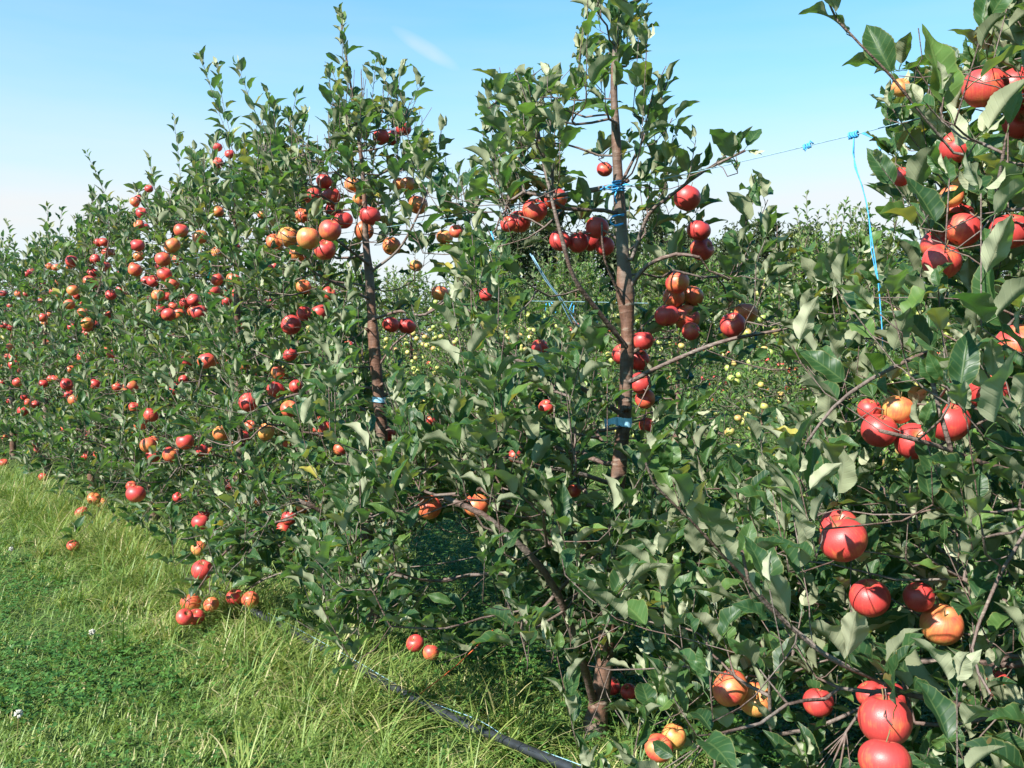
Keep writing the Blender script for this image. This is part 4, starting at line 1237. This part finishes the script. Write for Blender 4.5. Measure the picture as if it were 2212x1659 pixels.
# ---------------------------------------------------------------- pipe, wire, twine
pp = [(1290,1684,.0),(1210,1650,.0),(1100,1603,.0),(1010,1566,.0),(900,1517,.0),(760,1440,.0),(640,1385,.0),(560,1342,.0),(440,1282,.0),(330,1228,.0),(235,1152,.0),(110,1052,.0),(20,990,0)]
ptsP = []
for x, y, _ in pp:                                   # the pipe sags between its ties a hand above the ground, 0.45 m in front of the trunks
    d = (at(x, y, 1.0) - CAM); tt = (D1 - 0.40 - NRM @ CAM) / (NRM @ d); ptsP.append(CAM + d * tt)
ptsP = np.array(ptsP)
ptsP[:, 2] = np.clip(ptsP[:, 2], 0.035, 0.5)
ptsP[11:, 2] = 0.02
print('pipe z', ptsP[:, 2].round(3), 'Y', ptsP[:, 1].round(2))
e0 = ptsP[0] + (ptsP[0] - ptsP[1]) * 6
ptsP = np.vstack([e0, ptsP, ptsP[-1] + DIRV * 4])
pr = empty('irrigation_pipe', (ptsP[2][0], ptsP[2][1], 0))
tag(pr, 'black plastic irrigation pipe running through the grass along the front row', 'pipe')
t = Tubes(); sp_ = spline(ptsP, 0.05); t.add(sp_, 0.0125, 14); t.build('tube', M['pipe'], pr, np.array(pr.location))
for (i0, rad, ln) in ((4, 0.019, 0.05), (5, 0.017, 0.07), (8, 0.017, 0.05)):
    a = ptsP[i0]; d = unit(ptsP[i0 + 1] - ptsP[i0 - 1])
    t = Tubes(); t.add(np.array([a - d * ln / 2, a - d * ln / 2 + d * 0.004, a + d * ln / 2 - d * .004, a + d * ln / 2]), [rad * .8, rad, rad, rad * .8], 14)
    t.add(np.array([a + ZU * 0.0, a - ZU * 0.03]), [0.007, 0.005], 8)
    t.build('coupling', M['pipe'], pr, np.array(pr.location))
# pale string along the pipe
s_ = spline(ptsP[1:9] + ZU * 0.012 + NRM * 0.015 + np.random.default_rng(3).normal(0, 0.006, (8, 3)), 0.05)
t = Tubes(); t.add(s_, 0.0010, 5); o = t.build('string', M['white']); tag(o, 'thin faded blue string lying along the top of the black pipe', 'string')
# orange twine from the pipe to the foot of the middle tree
a = ptsP[5] + ZU * 0.01; b_ = at(1072, 1354, 2.95)
t = Tubes(); ms_ = (a + b_) / 2 - ZU * 0.012; t.add(spline([a, ms_, b_], 0.05), 0.0016, 5)
ang = np.linspace(0, 4 * math.pi, 24); dp = unit(ptsP[6] - ptsP[4]); e1, e2 = frame(dp)
t.add(np.array([ptsP[5] + e1 * 0.0145 * math.cos(q) + e2 * 0.0145 * math.sin(q) + dp * 0.004 * q for q in ang]), 0.0018, 5)
o = t.build('orange_twine', M['orange']); tag(o, 'thin orange twine tied to the black pipe and slanting up to the trees', 'twine')

# top wire
W0 = at(2330, 176, 1.66); W1 = at(1950, 264, 2.02); W2 = at(1845, 291, 2.14); W3 = at(1745, 315, 2.27); W4 = at(1336, 405, 2.69); W5 = at(830, 491, 3.77)
wp = [W0, W1, W2, W3, (W3 + W4) / 2 - ZU * 0.004, W4, (W4 + W5) / 2 - ZU * 0.01, W5]
for q in range(2, 10): p = row_pos(q); wp.append(np.array([p[0], p[1] - .02, W5[2] + 0.02 * math.sin(q)]))
t = Tubes(); t.add(spline(wp, 0.1), 0.0012, 6); o = t.build('trellis_wire', M['wire']); tag(o, 'thin grey trellis wire stretched from tree to tree across the sky', 'wire')

def loops(c, axis, R, n, rad, rng, ends=()):
    t = Tubes(); axis = unit(np.array(axis, float)); e1, e2 = frame(axis)
    ang = np.linspace(0, 2 * math.pi * n, 14 * n)
    P = np.array([c + e1 * R * math.cos(q) * (1 + .1 * math.sin(q * .37)) + e2 * R * math.sin(q) + axis * (0.0035 * q / 6.28 * 2 - 0.003 * n) for q in ang])
    t.add(P, rad, 5)
    for en in ends: t.add(spline(en, 0.012), rad, 5)
    return t
rg = np.random.default_rng(8)
def tr_at(y, pts, Y): 
    ys = np.array([p[1] for p in pts][::-1]); xs = np.array([p[0] for p in pts][::-1]); return at(np.interp(y, ys, xs), y, Y)
c = tr_at(405, TR1, 2.716)
t = loops(c, (0, 0, 1), 0.0185, 5, 0.0022, rg, [[at(1336,402,2.695), at(1318,400,2.68), at(1305,406,2.68), at(1296,410,2.68)], [at(1336,404,2.695), at(1320,410,2.68), at(1302,402,2.68)], [at(1340,402,2.69), at(1352,398,2.68), at(1366,401,2.68)],
     [at(1335,406,2.69), at(1328,425,2.67), at(1332,440,2.67)]])
o = t.build('twine_knot', M['blue']); tag(o, 'bright blue twine knot tying the wire to the bare reddish trunk', 'twine')
t = Tubes()
for q in range(3): t.add(spline([at(1348, 462 + q * 2, 2.69), at(1330 - q * 3, 466, 2.67), at(1318, 474 + q * 4, 2.66), at(1326 + q, 486 + q, 2.67), at(1346, 482 + q, 2.69)], 0.01), 0.0017, 5)
o = t.build('twine_loop', M['blue']); tag(o, 'loose blue twine loops on the left side of the bare reddish trunk, below the knot', 'twine')
# hanging twine by the near tree
c = W2
t = loops(c, W3 - W1, 0.006, 4, 0.0024, rg)
t.add(spline([c, at(1842,330,2.13), at(1852,372,2.12), at(1870,430,2.11), at(1884,520,2.10), at(1896,600,2.10), at(1904,690,2.10), at(1907,748,2.10)], 0.03), 0.0013, 5)
t.add(spline([c, at(1846,360,2.13), at(1862,400,2.12), at(1877,470,2.12), at(1882,540,2.12), at(1892,590,2.12), at(1908,637,2.12)], 0.03), 0.0013, 5)
t.add(spline([at(1866,287,2.11), at(1890,296,2.08), at(1910,308,2.05), at(1930,322,2.02), at(1940,335,2.01)], 0.03), 0.0013, 5)
t.add(spline([at(1862,288,2.11), at(1890,300,2.08), at(1902,325,2.05), at(1908,355,2.03), at(1924,382,2.02)], 0.03), 0.0013, 5)
o = t.build('hanging_twine', M['blue']); tag(o, 'long blue twine hanging from the wire beside the nearest tree', 'twine')
t = loops(W3, W4 - W2, 0.005, 3, 0.0022, rg, [[W3, W3 + np.array([0.006, 0, 0.012]), W3 + np.array([0.014, 0, 0.004])], [W3, W3 + np.array([-0.006, 0, -0.012]), W3 + np.array([-0.012, 0, 0.002])]])
o = t.build('twine_knot', M['blue']); tag(o, 'small blue twine knot alone on the wire against the sky', 'twine')
# small blue hook behind, left of the middle tree
t = Tubes(); t.add(spline([at(1060,500,2.95), at(1066,515,2.95), at(1067,535,2.95), at(1056,543,2.95), at(1046,534,2.95), at(1046,522,2.95)], 0.01), 0.0024, 5)
o = t.build('twine_loop', M['blue']); tag(o, 'short hooked end of blue twine among the leaves left of the bare reddish trunk', 'twine')

def tape(P, R, h, ends, label):
    k = 28; a = np.linspace(0, 2 * math.pi, k, endpoint=False)
    V = []; 
    for z, r in ((-h / 2, R), (h / 2, R), (h / 2, R + 0.0012), (-h / 2, R + 0.0012)):
        for q in a: V.append((P[0] + r * math.cos(q), P[1] + r * math.sin(q), P[2] + z + 0.002 * math.sin(q * 2)))
    F = []
    for i in range(4):
        for j in range(k): F.append((i * k + j, ((i + 1) % 4) * k + j, ((i + 1) % 4) * k + (j + 1) % k, i * k + (j + 1) % k))
    V = np.array(V); n0 = len(V)
    if ends:                                          # a crumpled loose end, 1.2 mm thick
        E = []
        m = 9
        for layer in (0, 1):
            for i in range(m + 1):
                f = i / m; x = -R - 0.042 * f + 0.006; yv = -R * 0.5 - 0.006 * math.sin(f * 7) - layer * 0.0012
                for s in (-0.5, 0.5):
                    hh = h * (0.95 - 0.25 * math.sin(f * 3.0) + 0.25 * (f > 0.85) * (s > 0)) * s
                    E.append((P[0] + x, P[1] + yv + 0.004 * s * math.sin(f * 9), P[2] + hh + 0.004 * math.sin(5 * f)))
        V = np.vstack([V, E]); L_ = 2 * (m + 1)
        for i in range(m):
            a0 = n0 + 2 * i; b0 = a0 + L_
            F += [(a0, a0 + 1, a0 + 3, a0 + 2), (b0, b0 + 2, b0 + 3, b0 + 1), (a0, a0 + 2, b0 + 2, b0), (a0 + 1, b0 + 1, b0 + 3, a0 + 3)]
        F += [(n0, n0 + L_, n0 + L_ + 1, n0 + 1), (n0 + L_ - 2, n0 + L_ - 1, n0 + 2 * L_ - 1, n0 + 2 * L_ - 2)]
    o = mesh_np('tape_band', V - P, [np.array(F)], M['paleblue'], None, False); o.location = tuple(P); tag(o, label, 'tape', 'pale blue tapes on the trunks')
tape(tr_at(911, TR1, 2.716), 0.0222, 0.026, True, 'pale blue tape with a crumpled loose end round the bare reddish trunk')
tape(tr_at(863, TR2, base_y := row_pos(1)[1]), 0.0262, 0.020, False, 'narrow pale blue tape round the trunk left of the middle, just above the leaves')

# strings and loops of the rows behind
def back_string(pts, mat, rad, label, name='string'):
    t = Tubes()
    for P in pts: t.add(spline([at(*p) for p in P], 0.08), rad, 5)
    o = t.build(name, M[mat]); tag(o, label, name.split('_')[-1] if name != 'string' else 'string')
back_string([[(1145,548,5.2),(1178,606,5.3),(1205,640,5.3),(1225,680,5.4),(1247,720,5.4)], [(1150,552,5.25),(1186,612,5.3),(1212,645,5.35),(1240,690,5.4),(1256,712,5.4)]], 'white', 0.0030, 'pale blue and white slanting string between front and second row')
back_string([[(1130,650,7.0),(1260,652,6.6),(1400,655,6.2)]], 'wire', 0.0018, 'thin horizontal wire of the second row seen behind the slanting string', 'back_wire')
back_string([[(1180,655,6.5),(1178,672,6.5)], [(1186,654,6.5),(1192,672,6.5),(1200,676,6.5),(1204,664,6.5),(1190,653,6.5)], [(1236,654,6.5),(1230,668,6.5),(1238,676,6.5),(1240,660,6.5)]], 'blue', 0.0028, 'little blue loops tied on the wire of the second row', 'twine_loops')
back_string([[(452,560,4.6),(455,580,4.6),(450,600,4.6)]], 'teal', 0.004, 'teal tie among the leaves below the two tall pale shoots', 'teal_tie')
